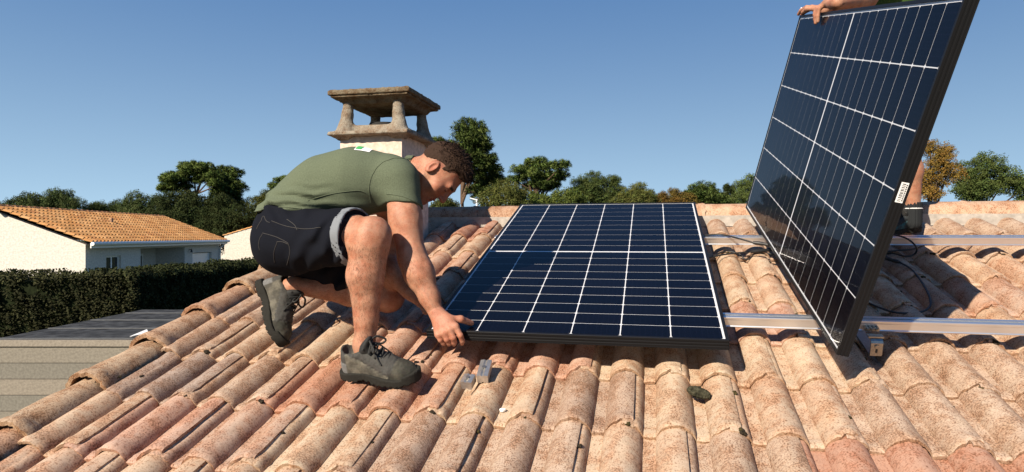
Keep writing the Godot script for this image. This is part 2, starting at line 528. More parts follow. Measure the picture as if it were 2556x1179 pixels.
# one double-roll tile; x from seam to seam, y off the slope, z down the slope, its butt at z = 0
func tile_mesh(s: int) -> ArrayMesh:
	var n := noise(s, 9.0, 3)
	var patch := noise(s + 50, 5.0, 3)
	var edge := noise(s + 90, 60.0, 2)
	var xs := []
	var turns := []                                            # columns: fine on the flanks of the rolls, one on each foot
	for x in [-0.034, -0.03, -0.02, -0.010, -0.002, 0.001, 0.006, 0.012, 0.018, 0.0215, 0.0242, 0.027, 0.0455, 0.064]: turns.append(x)
	for q in [-0.98, -0.94, -0.87, -0.78, -0.66, -0.5, -0.33, -0.16, 0.0, 0.16, 0.33, 0.5, 0.66, 0.78, 0.87, 0.94, 0.98, 1.0]: turns.append(0.1215 + q * ROLL)
	for x in [0.1975, 0.216]: turns.append(x)
	for q in [-0.98, -0.94, -0.87, -0.78, -0.66, -0.5, -0.33, -0.16, 0.0, 0.16, 0.30, 0.42]: turns.append(0.273 + q * ROLL)
	turns.append(TILE_W - 0.0015)
	for x in turns: xs.append(x)
	var bands := []
	for i in xs.size() - 1:
		var m: float = (xs[i] + xs[i + 1]) * 0.5
		bands.append(10 if m < 0.027 else (11 if m < 0.0645 else (12 if m < 0.1786 else (13 if m < 0.216 else 14))))
	var zs := [-0.372, -0.33, -0.30, -0.25, -0.20, -0.15, -0.10, -0.065, -0.045, -0.03, -0.018, -0.008, 0.0]
	var grid := []
	for x in xs:
		var col := []
		var butt := edge.get_noise_2d(x, 0.0) * 0.006
		if x > 0.262: butt -= 0.010 + 0.010 * absf(edge.get_noise_2d(x * 3.0, 5.0)) + (0.006 if x > 0.283 else 0.0)
		for z in zs:
			var zz: float = z + butt * smoothstep(-0.07, 0.0, z)
			var y := roll_height(x) + 0.0115 * (1.0 + zz / ROW)
			y -= 0.007 * (1.0 - smoothstep(0.001, 0.012, x))
			y += 0.0035 * smoothstep(-0.055, -0.03, zz) - 0.004 * smoothstep(-0.010, 0.0, z) 
			y += n.get_noise_2d(x * 3.0, z * 2.0) * 0.0035
			col.append(Vector3(x, y, zz))
		grid.append(col)
	var st := begin()
	for i in xs.size() - 1:
		for j in zs.size() - 1:
			var q := [grid[i][j + 1], grid[i + 1][j + 1], grid[i + 1][j], grid[i][j]]
			st.set_smooth_group(bands[i])
			for k in [0, 2, 1, 0, 3, 2]:
				var p: Vector3 = q[k]
				var t := patch.get_noise_2d(p.x * 1.4, p.z) 
				var u := n.get_noise_2d(p.x * 0.9 + 7.0, p.z * 0.9)
				st.set_color(Color(1.0 + 0.09 * t, 1.0 + 0.09 * t + 0.07 * u, 1.0 + 0.08 * t + 0.13 * u))
				st.add_vertex(p)
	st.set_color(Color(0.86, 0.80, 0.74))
	for i in xs.size() - 1:                                   # the butt, and a strip of its underside
		var a: Vector3 = grid[i][-1]; var b: Vector3 = grid[i + 1][-1]
		var down := Vector3(0, -0.0105, -0.0015)
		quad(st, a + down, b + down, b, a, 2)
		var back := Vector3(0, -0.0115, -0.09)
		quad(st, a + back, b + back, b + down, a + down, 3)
	for j in zs.size() - 1:                                   # the edge along the seam
		var a: Vector3 = grid[-1][j]; var b: Vector3 = grid[-1][j + 1]
		quad(st, b + Vector3(0, -0.009, 0), a + Vector3(0, -0.009, 0), a, b, 4)
	return done(st)

# half-round tile, opening downwards, along z; wide end at z = 0
func barrel_mesh(s: int, r0: float, r1: float, length: float, skirt: float) -> ArrayMesh:
	var n := noise(s, 7.0, 3)
	var st := begin()
	var rows := [-length, -length * 0.75, -length * 0.5, -length * 0.25, -0.05, -0.035, -0.012, 0.0]
	var cols := 26
	var g := []
	for z in rows:
		var r := lerpf(r0, r1, -z / length) + 0.006 * smoothstep(-0.05, -0.035, z) - 0.003 * smoothstep(-0.012, 0.0, z)
		var line := []
		for k in cols + 1:
			var a := PI * k / cols
			var p := Vector3(cos(a) * r, sin(a) * r, z)
			if k == 0 or k == cols: p.y = -skirt
			p += Vector3(cos(a), sin(a), 0) * n.get_noise_3d(p.x * 2.0, p.y * 2.0, z * 2.0) * 0.006
			p.z += n.get_noise_2d(a * 1.5, 3.0) * 0.012 * smoothstep(-0.06, 0.0, z)
			line.append(p)
		g.append(line)
	for j in rows.size() - 1:
		for k in cols:
			st.set_smooth_group(0)
			var q := [g[j + 1][k], g[j][k], g[j][k + 1], g[j + 1][k + 1]]
			for e in [0, 2, 1, 0, 3, 2]:
				var p: Vector3 = q[e]
				var t := n.get_noise_3d(p.x * 1.3, p.y * 1.3 + 4.0, p.z * 1.3)
				st.set_color(Color(1.0 + 0.16 * t, 1.0 + 0.24 * t, 1.0 + 0.30 * t))
				st.add_vertex(p)
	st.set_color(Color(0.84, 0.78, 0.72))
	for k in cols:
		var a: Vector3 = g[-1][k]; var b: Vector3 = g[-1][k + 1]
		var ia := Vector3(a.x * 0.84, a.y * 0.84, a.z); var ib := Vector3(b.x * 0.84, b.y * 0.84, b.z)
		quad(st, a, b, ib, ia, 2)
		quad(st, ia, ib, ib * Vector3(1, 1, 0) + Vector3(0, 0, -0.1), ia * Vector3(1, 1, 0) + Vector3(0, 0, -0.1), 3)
	return done(st)

func make_house() -> void:
	var base := Vector3(1.2, 0, -3.0)
	var house := thing("tiled_house", "house with a weathered peach clay tile roof that the workers kneel and stand on", "house", base)
	# walls and roof deck
	var x0 := -1.70
	var x1 := 7.0
	var eave := rp(0, -2.15, -0.3)
	var top := rp(0, 1.02, -0.26)
	var back_z := top.z * 2.0 - eave.z
	var st := begin()
	var wx0 := roof.origin.x + x0 + 0.10
	var wx1 := roof.origin.x + x1
	var outline := [Vector2(-eave.z + 0.25, 0), Vector2(-eave.z + 0.25, eave.y), Vector2(-top.z, top.y - 0.06), Vector2(-back_z - 0.25, eave.y), Vector2(-back_z - 0.25, 0)]
	outline.reverse()
	var turn := Transform3D(Basis(Vector3(0, 0, -1), Vector3(0, 1, 0), Vector3(1, 0, 0)), Vector3.ZERO)
	extrude(st, outline, wx0, wx1, turn)
	part(done(st), "wall", M.render_wall, house, Transform3D.IDENTITY, true)
	var deck := begin()
	box(deck, Vector3((x0 + x1) * 0.5, -0.215, 0.565), Vector3(x1 - x0 + 0.1, 0.03, 3.17))
	part(done(deck), "roof_deck", M.wood_dark, house, roof, true)
	var bs := begin()
	var far := Transform3D(Basis(Vector3.RIGHT, deg_to_rad(-PITCH)), top)
	for k in 58: tube(bs, [Vector3(x0 + k * 0.15, 0.0, -0.02), Vector3(x0 + k * 0.15, 0.0, -3.3)], [0.055], 6)
	box(bs, Vector3((x0 + x1) * 0.5, -0.03, -1.66), Vector3(x1 - x0 + 0.1, 0.04, 3.28))
	far.origin.x = roof.origin.x
	tag(part(done(bs), "rear_slope", M.verge[0], house, far, true), "", "", "", "stuff")
	var fb := begin()
	box(fb, Vector3((x0 + x1) * 0.5, -0.27, 2.15), Vector3(x1 - x0 + 0.1, 0.16, 0.025), Basis.IDENTITY, 0.003)
	part(done(fb), "fascia", M.pvc, house, roof, true)
	var gt := begin()
	var ring := []
	for k in 13: ring.append(Vector2(cos(PI + PI * k / 12) * 0.062, sin(PI + PI * k / 12) * 0.062))
	for k in 13: ring.append(Vector2(cos(TAU - PI * k / 12) * 0.056, sin(TAU - PI * k / 12) * 0.056))
	extrude(gt, ring, x0, x1, Transform3D(Basis(Vector3(0, 0, -1), Vector3(0, 1, 0), Vector3(1, 0, 0)), Vector3(0, -0.24, 2.235)))
	part(done(gt), "gutter", M.pvc, house, roof, true)

	# tiles of the near slope
	var shapes := []
	for k in 6: shapes.append(tile_mesh(101 + k * 7))
	var pick := RandomNumberGenerator.new(); pick.seed = 21
	var weights := [3, 3, 2, 2, 3, 2, 4, 4, 2, 3, 1, 1]
	var bag := []
	for k in weights.size():
		for j in weights[k]: bag.append(k)
	for r in 10:
		var u := -0.888 + ROW * (r - 4)
		var phase := 0.067 if r % 2 == 0 else -0.082
		for c in range(-6, 12):
			var x := phase + TILE_W * c
			if x < -1.76 or x > 3.2: continue
			var tone: int = bag[pick.randi() % bag.size()]
			if x > 0.35 and u < -1.3 and pick.randf() < 0.75: tone = [10, 2, 11, 5][pick.randi() % 4]
			if x > 0.2 and u > -1.3 and pick.randf() < 0.6: tone = [1, 4, 6, 1][pick.randi() % 4]
			if x < -0.3 and x > -1.1 and u < -0.5 and u > -1.3 and pick.randf() < 0.35: tone = [10, 2, 2][pick.randi() % 3]
			var wob := Basis(Vector3.UP, pick.randf_range(-0.006, 0.006)) * Basis(Vector3.BACK, pick.randf_range(-0.008, 0.008))
			var at := Vector3(x, PAN + pick.randf_range(-0.0015, 0.0015), -u + pick.randf_range(-0.004, 0.004))
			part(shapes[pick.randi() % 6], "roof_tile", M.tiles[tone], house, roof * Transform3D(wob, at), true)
	# verge along the gable
	var vs := [barrel_mesh(7, 0.092, 0.070, 0.37, 0.09), barrel_mesh(8, 0.093, 0.069, 0.37, 0.09), barrel_mesh(9, 0.091, 0.071, 0.37, 0.09)]
	for r in 10:
		var u := -0.866 + 0.3 * (r - 4) - 0.02
		var b := Basis(Vector3.RIGHT, -0.035) * Basis(Vector3.UP, pick.randf_range(-0.015, 0.015))
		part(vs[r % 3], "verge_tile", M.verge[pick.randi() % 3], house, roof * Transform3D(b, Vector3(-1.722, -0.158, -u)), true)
	# ridge
	var rs := [barrel_mesh(15, 0.110, 0.100, 0.54, -0.014), barrel_mesh(16, 0.109, 0.101, 0.54, -0.014)]
	for k in 11:
		var xf := Transform3D(Basis(Vector3.UP, PI * 0.5) * Basis(Vector3.RIGHT, 0.02), Vector3(0, 3.286, -4.05))
		xf.origin.x = roof.origin.x - 1.32 + 0.477 * k
		if k == 0: xf.origin.x += 0.06
		var tone := 1 if k > 3 else 0
		part(rs[k % 2], "ridge_tile", M.ridge[tone], house, xf, true)
	var mo := begin()
	var lump := noise(5, 12.0, 3)
	for k in 130:                                              # mortar bed under the ridge
		var xa := x0 + k * 0.04
		var za := -0.935 + lump.get_noise_1d(xa) * 0.012
		var zb := -0.935 + lump.get_noise_1d(xa + 0.04) * 0.012
		quad(mo, Vector3(xa, -0.165, za), Vector3(xa + 0.04, -0.165, zb), Vector3(xa + 0.04, -0.104, zb - 0.02), Vector3(xa, -0.104, za - 0.02), 0)
	part(done(mo), "ridge_mortar", M.mortar, house, roof, true)
	# moss and dirt caught in the joints
	var mossy := []
	for k in 4: mossy.append(moss_mesh(300 + k))
	for k in 110:
		var r := pick.randi() % 8
		var u := -0.888 + ROW * (r - 3)
		var phase := 0.067 if (r + 1) % 2 == 0 else -0.082
		var x := phase + TILE_W * pick.randi_range(-5, 6)
		var at := Vector3(x - pick.randf_range(0.002, 0.030), PAN + 0.046, -u + pick.randf_range(0.004, 0.012) * -1.0 + 0.004)
		if k % 3 == 0: at = Vector3(x + 0.002, PAN + 0.036, -u - pick.randf_range(0.05, 0.28))
		if at.x < -1.6: continue
		part(mossy[k % 4], "moss_tuft", M.moss, house, roof * Transform3D(Basis(Vector3.UP, pick.randf() * TAU).scaled(Vector3.ONE * pick.randf_range(0.3, 0.85)), at), true)
	for p in [[618, 690, -0.075], [640, 700, -0.08], [290, 930, -0.09], [250, 945, -0.1], [413, 846, -0.085], [545, 770, -0.08], [690, 600, -0.08]]:
		for k in 5:
			var at: Vector3 = roof.affine_inverse() * on_roof(p[0] + pick.randf_range(-14, 14), p[1] + pick.randf_range(-8, 8), p[2])
			at.y = -0.158 + sqrt(maxf(0.0, 0.081 * 0.081 - pow(at.x + 1.722, 2))) - 0.004
			part(mossy[k % 4], "lichen_tuft", M.moss, house, roof * Transform3D(Basis(Vector3.BACK, -(at.x + 1.722) * 12.0).scaled(Vector3(1.0, 0.35, 1.0) * pick.randf_range(0.5, 1.1)), at), true)
	make_chimney(house)

func moss_mesh(s: int) -> ArrayMesh:
	var f := Field.new(Vector3(-0.025, -0.02, -0.025), Vector3(0.025, 0.02, 0.025), 0.0025)
	var r := RandomNumberGenerator.new(); r.seed = s
	for k in 6: f.ball(Vector3(r.randf_range(-0.011, 0.011), r.randf_range(-0.003, 0.004), r.randf_range(-0.011, 0.011)), Basis.IDENTITY, Vector3(0.007, 0.0055, 0.007), 0.004)
	var n := noise(s, 260.0, 2)
	f.rough(func(p: Vector3) -> float: return n.get_noise_3dv(p) * 0.0035)
	var out := blank()
	var tone := Color(0.06, 0.048, 0.034) if s % 2 == 0 else Color(0.10, 0.08, 0.035)
	f.surface(out, func(p: Vector3) -> Color: return tone * (1.0 + 0.8 * n.get_noise_3dv(p * 0.4)))
	return net(out)

func make_chimney(house: Node3D) -> void:
	var ch := Node3D.new(); ch.name = "chimney"; house.add_child(ch)
	var cx := -1.5505
	var cz := -3.5135
	ch.global_position = Vector3(cx, 2.0, cz)
	var plate := 3.2 + 0.566
	var st := begin()
	box(st, Vector3(cx, (plate + 2.6) * 0.5, cz), Vector3(0.375, plate - 2.6, 0.427), Basis.IDENTITY, 0.0)
	part(done(st), "stack", M.render_wall, ch, Transform3D.IDENTITY, true)
	# the cast base with its four flared feet
	var f := Field.new(Vector3(cx - 0.32, plate - 0.02, cz - 0.34), Vector3(cx + 0.32, plate + 0.27, cz + 0.34), 0.0085)
	f.block(Vector3(cx, plate + 0.012, cz), Basis.IDENTITY, Vector3(0.243, 0.012, 0.272), 0.004)
	f.block(Vector3(cx, plate + 0.042, cz), Basis.IDENTITY, Vector3(0.165, 0.026, 0.195), 0.01, 0.05)
	for sx in [-1, 1]:
		for sz in [-1, 1]:
			var b := Vector3(cx + sx * 0.168, plate + 0.02, cz + sz * 0.198)
			f.cone(b, 0.052, b + Vector3(-sx * 0.012, 0.11, -sz * 0.012), 0.030, 0.03)
			f.cone(b + Vector3(-sx * 0.012, 0.11, -sz * 0.012), 0.030, b + Vector3(-sx * 0.016, 0.20, -sz * 0.016), 0.031, 0.02)
	f.ball(Vector3(cx, plate + 0.09, cz), Basis.IDENTITY, Vector3(0.105, 0.09, 0.125), 0.02, 1)
	var n := noise(61, 18.0, 3)
	f.rough(func(p: Vector3) -> float: return n.get_noise_3dv(p * 1.5) * 0.0035)
	var out := blank()
	f.surface(out)
	part(net(out, ch.global_position), "cap_base", M.concrete, ch)
	var s2 := Field.new(Vector3(cx - 0.30, plate + 0.16, cz - 0.33), Vector3(cx + 0.30, plate + 0.29, cz + 0.33), 0.009)
	s2.block(Vector3(cx + 0.006, plate + 0.243, cz), Basis.IDENTITY, Vector3(0.246, 0.0155, 0.268), 0.004)
	s2.rough(func(p: Vector3) -> float: return n.get_noise_3dv(p * 2.5) * 0.0025)
	var o2 := blank()
	s2.surface(o2)
	part(net(o2, ch.global_position), "cap_slab", M.slab, ch)
	var s3 := Field.new(Vector3(cx - 0.28, plate + 0.15, cz - 0.31), Vector3(cx + 0.28, plate + 0.25, cz + 0.31), 0.009)
	s3.block(Vector3(cx + 0.006, plate + 0.222, cz), Basis.IDENTITY, Vector3(0.236, 0.0075, 0.258), 0.004)
	s3.block(Vector3(cx + 0.006, plate + 0.205, cz), Basis.IDENTITY, Vector3(0.185, 0.02, 0.205), 0.01, 0.05)
	s3.rough(func(p: Vector3) -> float: return n.get_noise_3dv(p * 1.5) * 0.003)
	var o3 := blank()
	s3.surface(o3)
	part(net(o3, ch.global_position), "soffit", M.slab, ch)
	var fp := begin()
	var ringp := []
	for k in 24: ringp.append(Vector2(cos(TAU * k / 24), sin(TAU * k / 24)))
	for k in 24:
		var a: Vector2 = ringp[k]; var b: Vector2 = ringp[(k + 1) % 24]
		var c := Vector3(cx, plate, cz)
		quad(fp, c + Vector3(b.x * 0.1, 0, b.y * 0.1), c + Vector3(a.x * 0.1, 0, a.y * 0.1), c + Vector3(a.x * 0.1, 0.10, a.y * 0.1), c + Vector3(b.x * 0.1, 0.10, b.y * 0.1), 0)
		quad(fp, c + Vector3(b.x * 0.1, 0.10, b.y * 0.1), c + Vector3(a.x * 0.1, 0.10, a.y * 0.1), c + Vector3(a.x * 0.085, 0.10, a.y * 0.085), c + Vector3(b.x * 0.085, 0.10, b.y * 0.085), 1)
		quad(fp, c + Vector3(a.x * 0.085, 0, a.y * 0.085), c + Vector3(b.x * 0.085, 0, b.y * 0.085), c + Vector3(b.x * 0.085, 0.10, b.y * 0.085), c + Vector3(a.x * 0.085, 0.10, a.y * 0.085), 0)
	part(done(fp), "flue", M.soot, ch, Transform3D.IDENTITY, true)

# ---------------------------------------------------------------- rails, panels
const RAIL_TOP := -0.0355

func rail_mesh(x0: float, x1: float) -> ArrayMesh:
	# hat profile with a slot along the top and a bead along the foot; the profile's x points down the slope
	var ring := [Vector2(-0.019, -0.040), Vector2(0.019, -0.040), Vector2(0.021, -0.036), Vector2(0.0185, -0.033), Vector2(0.0185, -0.012), Vector2(0.020, -0.009), Vector2(0.020, -0.001), Vector2(0.019, 0.0),
		Vector2(0.006, 0.0), Vector2(0.006, -0.010), Vector2(-0.006, -0.010), Vector2(-0.006, 0.0), Vector2(-0.019, 0.0), Vector2(-0.020, -0.001), Vector2(-0.020, -0.036)]
	var st := begin()
	extrude(st, ring, x0, x1, Transform3D(Basis(Vector3(0, 0, 1), Vector3(0, 1, 0), Vector3(-1, 0, 0)), Vector3.ZERO))
	return done(st)

func make_rails() -> void:
	var rows := [[0.6035, "lower aluminium mounting rail, the one nearer the eaves, with a roof hook bolted to it"], [-0.336, "upper aluminium mounting rail, the one nearer the ridge, with black cables across it"]]
	for r in rows:
		var at: Vector3 = roof * Vector3(-0.555 if r[0] < 0 else -0.50, RAIL_TOP, r[0])
		var t := thing("mounting_rail", r[1], "rail", at, "aluminium rails on the roof")
		t.basis = roof.basis
		part(rail_mesh(-3.7, 0.0), "profile", M.alu, t)
	# roof hooks: a flat foot under the tile, an upright leg, an arm that carries the rail
	var hooks := [[1.015, 0.6035, "steel roof hook with a slotted front plate under the lower rail, beside the upright panel"], [-0.535, -0.336, "dark roof hook at the end of the upper rail, beside the flat panel's left edge"]]
	for h in hooks:
		var t := thing("roof_hook", h[2], "roof hook", roof * Vector3(h[0], -0.128, h[1] + 0.05), "roof hooks")
		t.basis = roof.basis
		var st := begin()
		var w := 0.030
		# strap bent like an S: profile x up the slope is -z
		var side_p := [Vector2(0.045, 0.0), Vector2(0.045, 0.045), Vector2(0.041, 0.052), Vector2(0.034, 0.056), Vector2(0.020, 0.056), Vector2(0.020, 0.0505), Vector2(0.033, 0.0505), Vector2(0.0375, 0.0475), Vector2(0.0395, 0.044), Vector2(0.0395, 0.0)]
		extrude(st, side_p, -w * 0.62, w * 0.62, Transform3D(Basis(Vector3(0, 0, 1), Vector3(0, 1, 0), Vector3(-1, 0, 0)), Vector3.ZERO))
		box(st, Vector3(0, -0.002, -0.055), Vector3(w * 1.2, 0.005, 0.19))
		part(done(st), "strap", M.steel if h[0] > 0 else M.dark_metal, t)
		var slot := begin()
		box(slot, Vector3(0, 0.021, 0.0455), Vector3(0.006, 0.022, 0.002))
		part(done(slot), "slot", M.ink, t)
		var bolt := begin()
		tube(bolt, [Vector3(0, 0.033, 0.0435), Vector3(0, 0.033, 0.0495)], [0.0075], 6, -1)
		part(done(bolt), "bolt", M.steel, t)
		var cl := begin()
		box(cl, Vector3(0, 0.060, 0.020), Vector3(0.048, 0.006, 0.022), Basis.IDENTITY, 0.001)
		box(cl, Vector3(0, 0.067, -0.022), Vector3(0.046, 0.010, 0.014), Basis.IDENTITY, 0.001)
		for k in 4: box(cl, Vector3(-0.018 + k * 0.012, 0.069, -0.0255 + 0.0005 * k), Vector3(0.005, 0.012, 0.010))
		for k in 3: box(cl, Vector3(-0.014 + k * 0.014, 0.067, -0.024 + 0.010), Vector3(0.007, 0.008, 0.008))
		part(done(cl), "clamp_jaw", M.steel if h[0] > 0 else M.dark_metal, t)

# a panel lying in x (width) and z (length), face up, its face at y = 0
func make_panel(label: String, xf: Transform3D) -> Node3D:
	var w := 1.038
	var l := 1.755
	var t := thing("solar_module", label, "solar panel", xf.origin, "solar panels")
	t.basis = xf.basis
	# frame bars: section with a lip over the glass, two grooves outside, a flange below
	var ring := [Vector2(0, -0.035), Vector2(0.024, -0.035), Vector2(0.024, -0.0335), Vector2(0.0022, -0.0335), Vector2(0.0022, -0.008), Vector2(0.011, -0.008), Vector2(0.011, -0.0004), Vector2(0.0105, 0.0), Vector2(0.0006, 0.0), Vector2(0, -0.0006),
		Vector2(0, -0.0075), Vector2(0.0013, -0.0085), Vector2(0.0013, -0.0125), Vector2(0, -0.0135), Vector2(0, -0.0185), Vector2(0.0013, -0.0195), Vector2(0.0013, -0.0235), Vector2(0, -0.0245), Vector2(0, -0.0295), Vector2(0.0008, -0.030)]
	var long_bar := begin(); extrude(long_bar, ring, -l * 0.5, l * 0.5)
	var lm := done(long_bar)
	part(lm, "frame_bar", M.black_frame, t, Transform3D(Basis.IDENTITY, Vector3(-w * 0.5, 0, 0)))
	part(lm, "frame_bar", M.black_frame, t, Transform3D(Basis(Vector3.UP, PI), Vector3(w * 0.5, 0, 0)))
	var short_bar := begin(); extrude(short_bar, ring, -w * 0.5 + 0.0024, w * 0.5 - 0.0024)
	var sm := done(short_bar)
	part(sm, "frame_bar", M.black_frame, t, Transform3D(Basis(Vector3.UP, PI * 0.5), Vector3(0, -0.0003, l * 0.5 + 0.0004)))
	part(sm, "frame_bar", M.black_frame, t, Transform3D(Basis(Vector3.UP, -PI * 0.5), Vector3(0, -0.0003, -l * 0.5 - 0.0004)))
	part(box_mesh(Vector3(w - 0.010, 0.0012, l - 0.010)), "backsheet", M.backsheet, t, Transform3D(Basis.IDENTITY, Vector3(0, -0.0052, 0)))
	# 6 x 20 half cells
	var m := 0.0165
	var mid := 0.011
	var pw := (w - 2 * m) / 6.0
	var pl := (l - 2 * m - mid) / 20.0
	var gx := 0.0040
	var gz := 0.0031
	var hx := pw * 0.5 - gx * 0.5
	var hz := pl * 0.5 - gz * 0.5
	var c := 0.0045
	var st := begin()
	var pts := [Vector2(hx, -hz + c), Vector2(hx - c, -hz), Vector2(-hx + c, -hz), Vector2(-hx, -hz + c), Vector2(-hx, hz - c), Vector2(-hx + c, hz), Vector2(hx - c, hz), Vector2(hx, hz - c)]
	for k in 8:
		var a: Vector2 = pts[k]; var b: Vector2 = pts[(k + 1) % 8]
		for p in [Vector2.ZERO, b, a]:
			st.set_uv(Vector2(p.x / pw + 0.5, p.y / pl + 0.5)); st.set_normal(Vector3.UP)
			st.add_vertex(Vector3(p.x, 0.0003, p.y))
		for p in [[a, 0.0003], [b, 0.0003], [b, -0.0003], [a, 0.0003], [b, -0.0003], [a, -0.0003]]:
			st.set_uv(Vector2(0.02, 0.02)); st.set_normal(Vector3(a.x + b.x, 0, a.y + b.y).normalized())
			st.add_vertex(Vector3(p[0].x, p[1], p[0].y))
	var cell := st.commit()
	for i in 6:
		for j in 20:
			var z := -l * 0.5 + m + pl * (j + 0.5) + (mid if j >= 10 else 0.0)
			part(cell, "solar_cell", M.cell[rng.randi() % 3], t, Transform3D(Basis.IDENTITY, Vector3(-w * 0.5 + m + pw * (i + 0.5), -0.0042, z)))
	var pane := begin()
	quad(pane, Vector3(-w * 0.5 + 0.006, 0, l * 0.5 - 0.006), Vector3(w * 0.5 - 0.006, 0, l * 0.5 - 0.006), Vector3(w * 0.5 - 0.006, 0, -l * 0.5 + 0.006), Vector3(-w * 0.5 + 0.006, 0, -l * 0.5 + 0.006))
	part(done(pane), "glass_pane", M.glass, t, Transform3D(Basis.IDENTITY, Vector3(0, -0.0016, 0)))
	var jb := begin()
	for x in [-0.3, 0.0, 0.3]: box(jb, Vector3(x, -0.015, 0.0), Vector3(0.06, 0.016, 0.09), Basis.IDENTITY, 0.003)
	part(done(jb), "junction_box", M.cable, t)
	return t

func make_panels() -> void:
	make_panel("solar panel lying flat on the rails, gripped at its left corner by the kneeling worker", roof)
	var held := make_panel("solar panel held upright on its long edge in front of the standing worker", lift)
	# sticker on the near end of its frame
	var z := 1.755 * 0.5 + 0.0012
	var s := begin()
	quad(s, Vector3(-0.029, -0.010, 0), Vector3(0.029, -0.010, 0), Vector3(0.029, 0.010, 0), Vector3(-0.029, 0.010, 0))
	var at := Transform3D(Basis.IDENTITY, Vector3(0.0, -0.0175, z))
	var lab := part(done(s), "barcode_sticker", M.sticker, held, at)
	var b := begin()
	var r := RandomNumberGenerator.new(); r.seed = 5
	var x := -0.025
	while x < 0.023:
		var wd := r.randf_range(0.0008, 0.0026)
		quad(b, Vector3(x, -0.003, 0.0004), Vector3(x + wd, -0.003, 0.0004), Vector3(x + wd, 0.006, 0.0004), Vector3(x, 0.006, 0.0004))
		x += wd + r.randf_range(0.0012, 0.0032)
	for k in 9: box(b, Vector3(-0.022 + k * 0.0055, -0.0065, 0.0003), Vector3(0.0035, 0.0035, 0.0002))
	part(done(b), "bars", M.ink, lab)

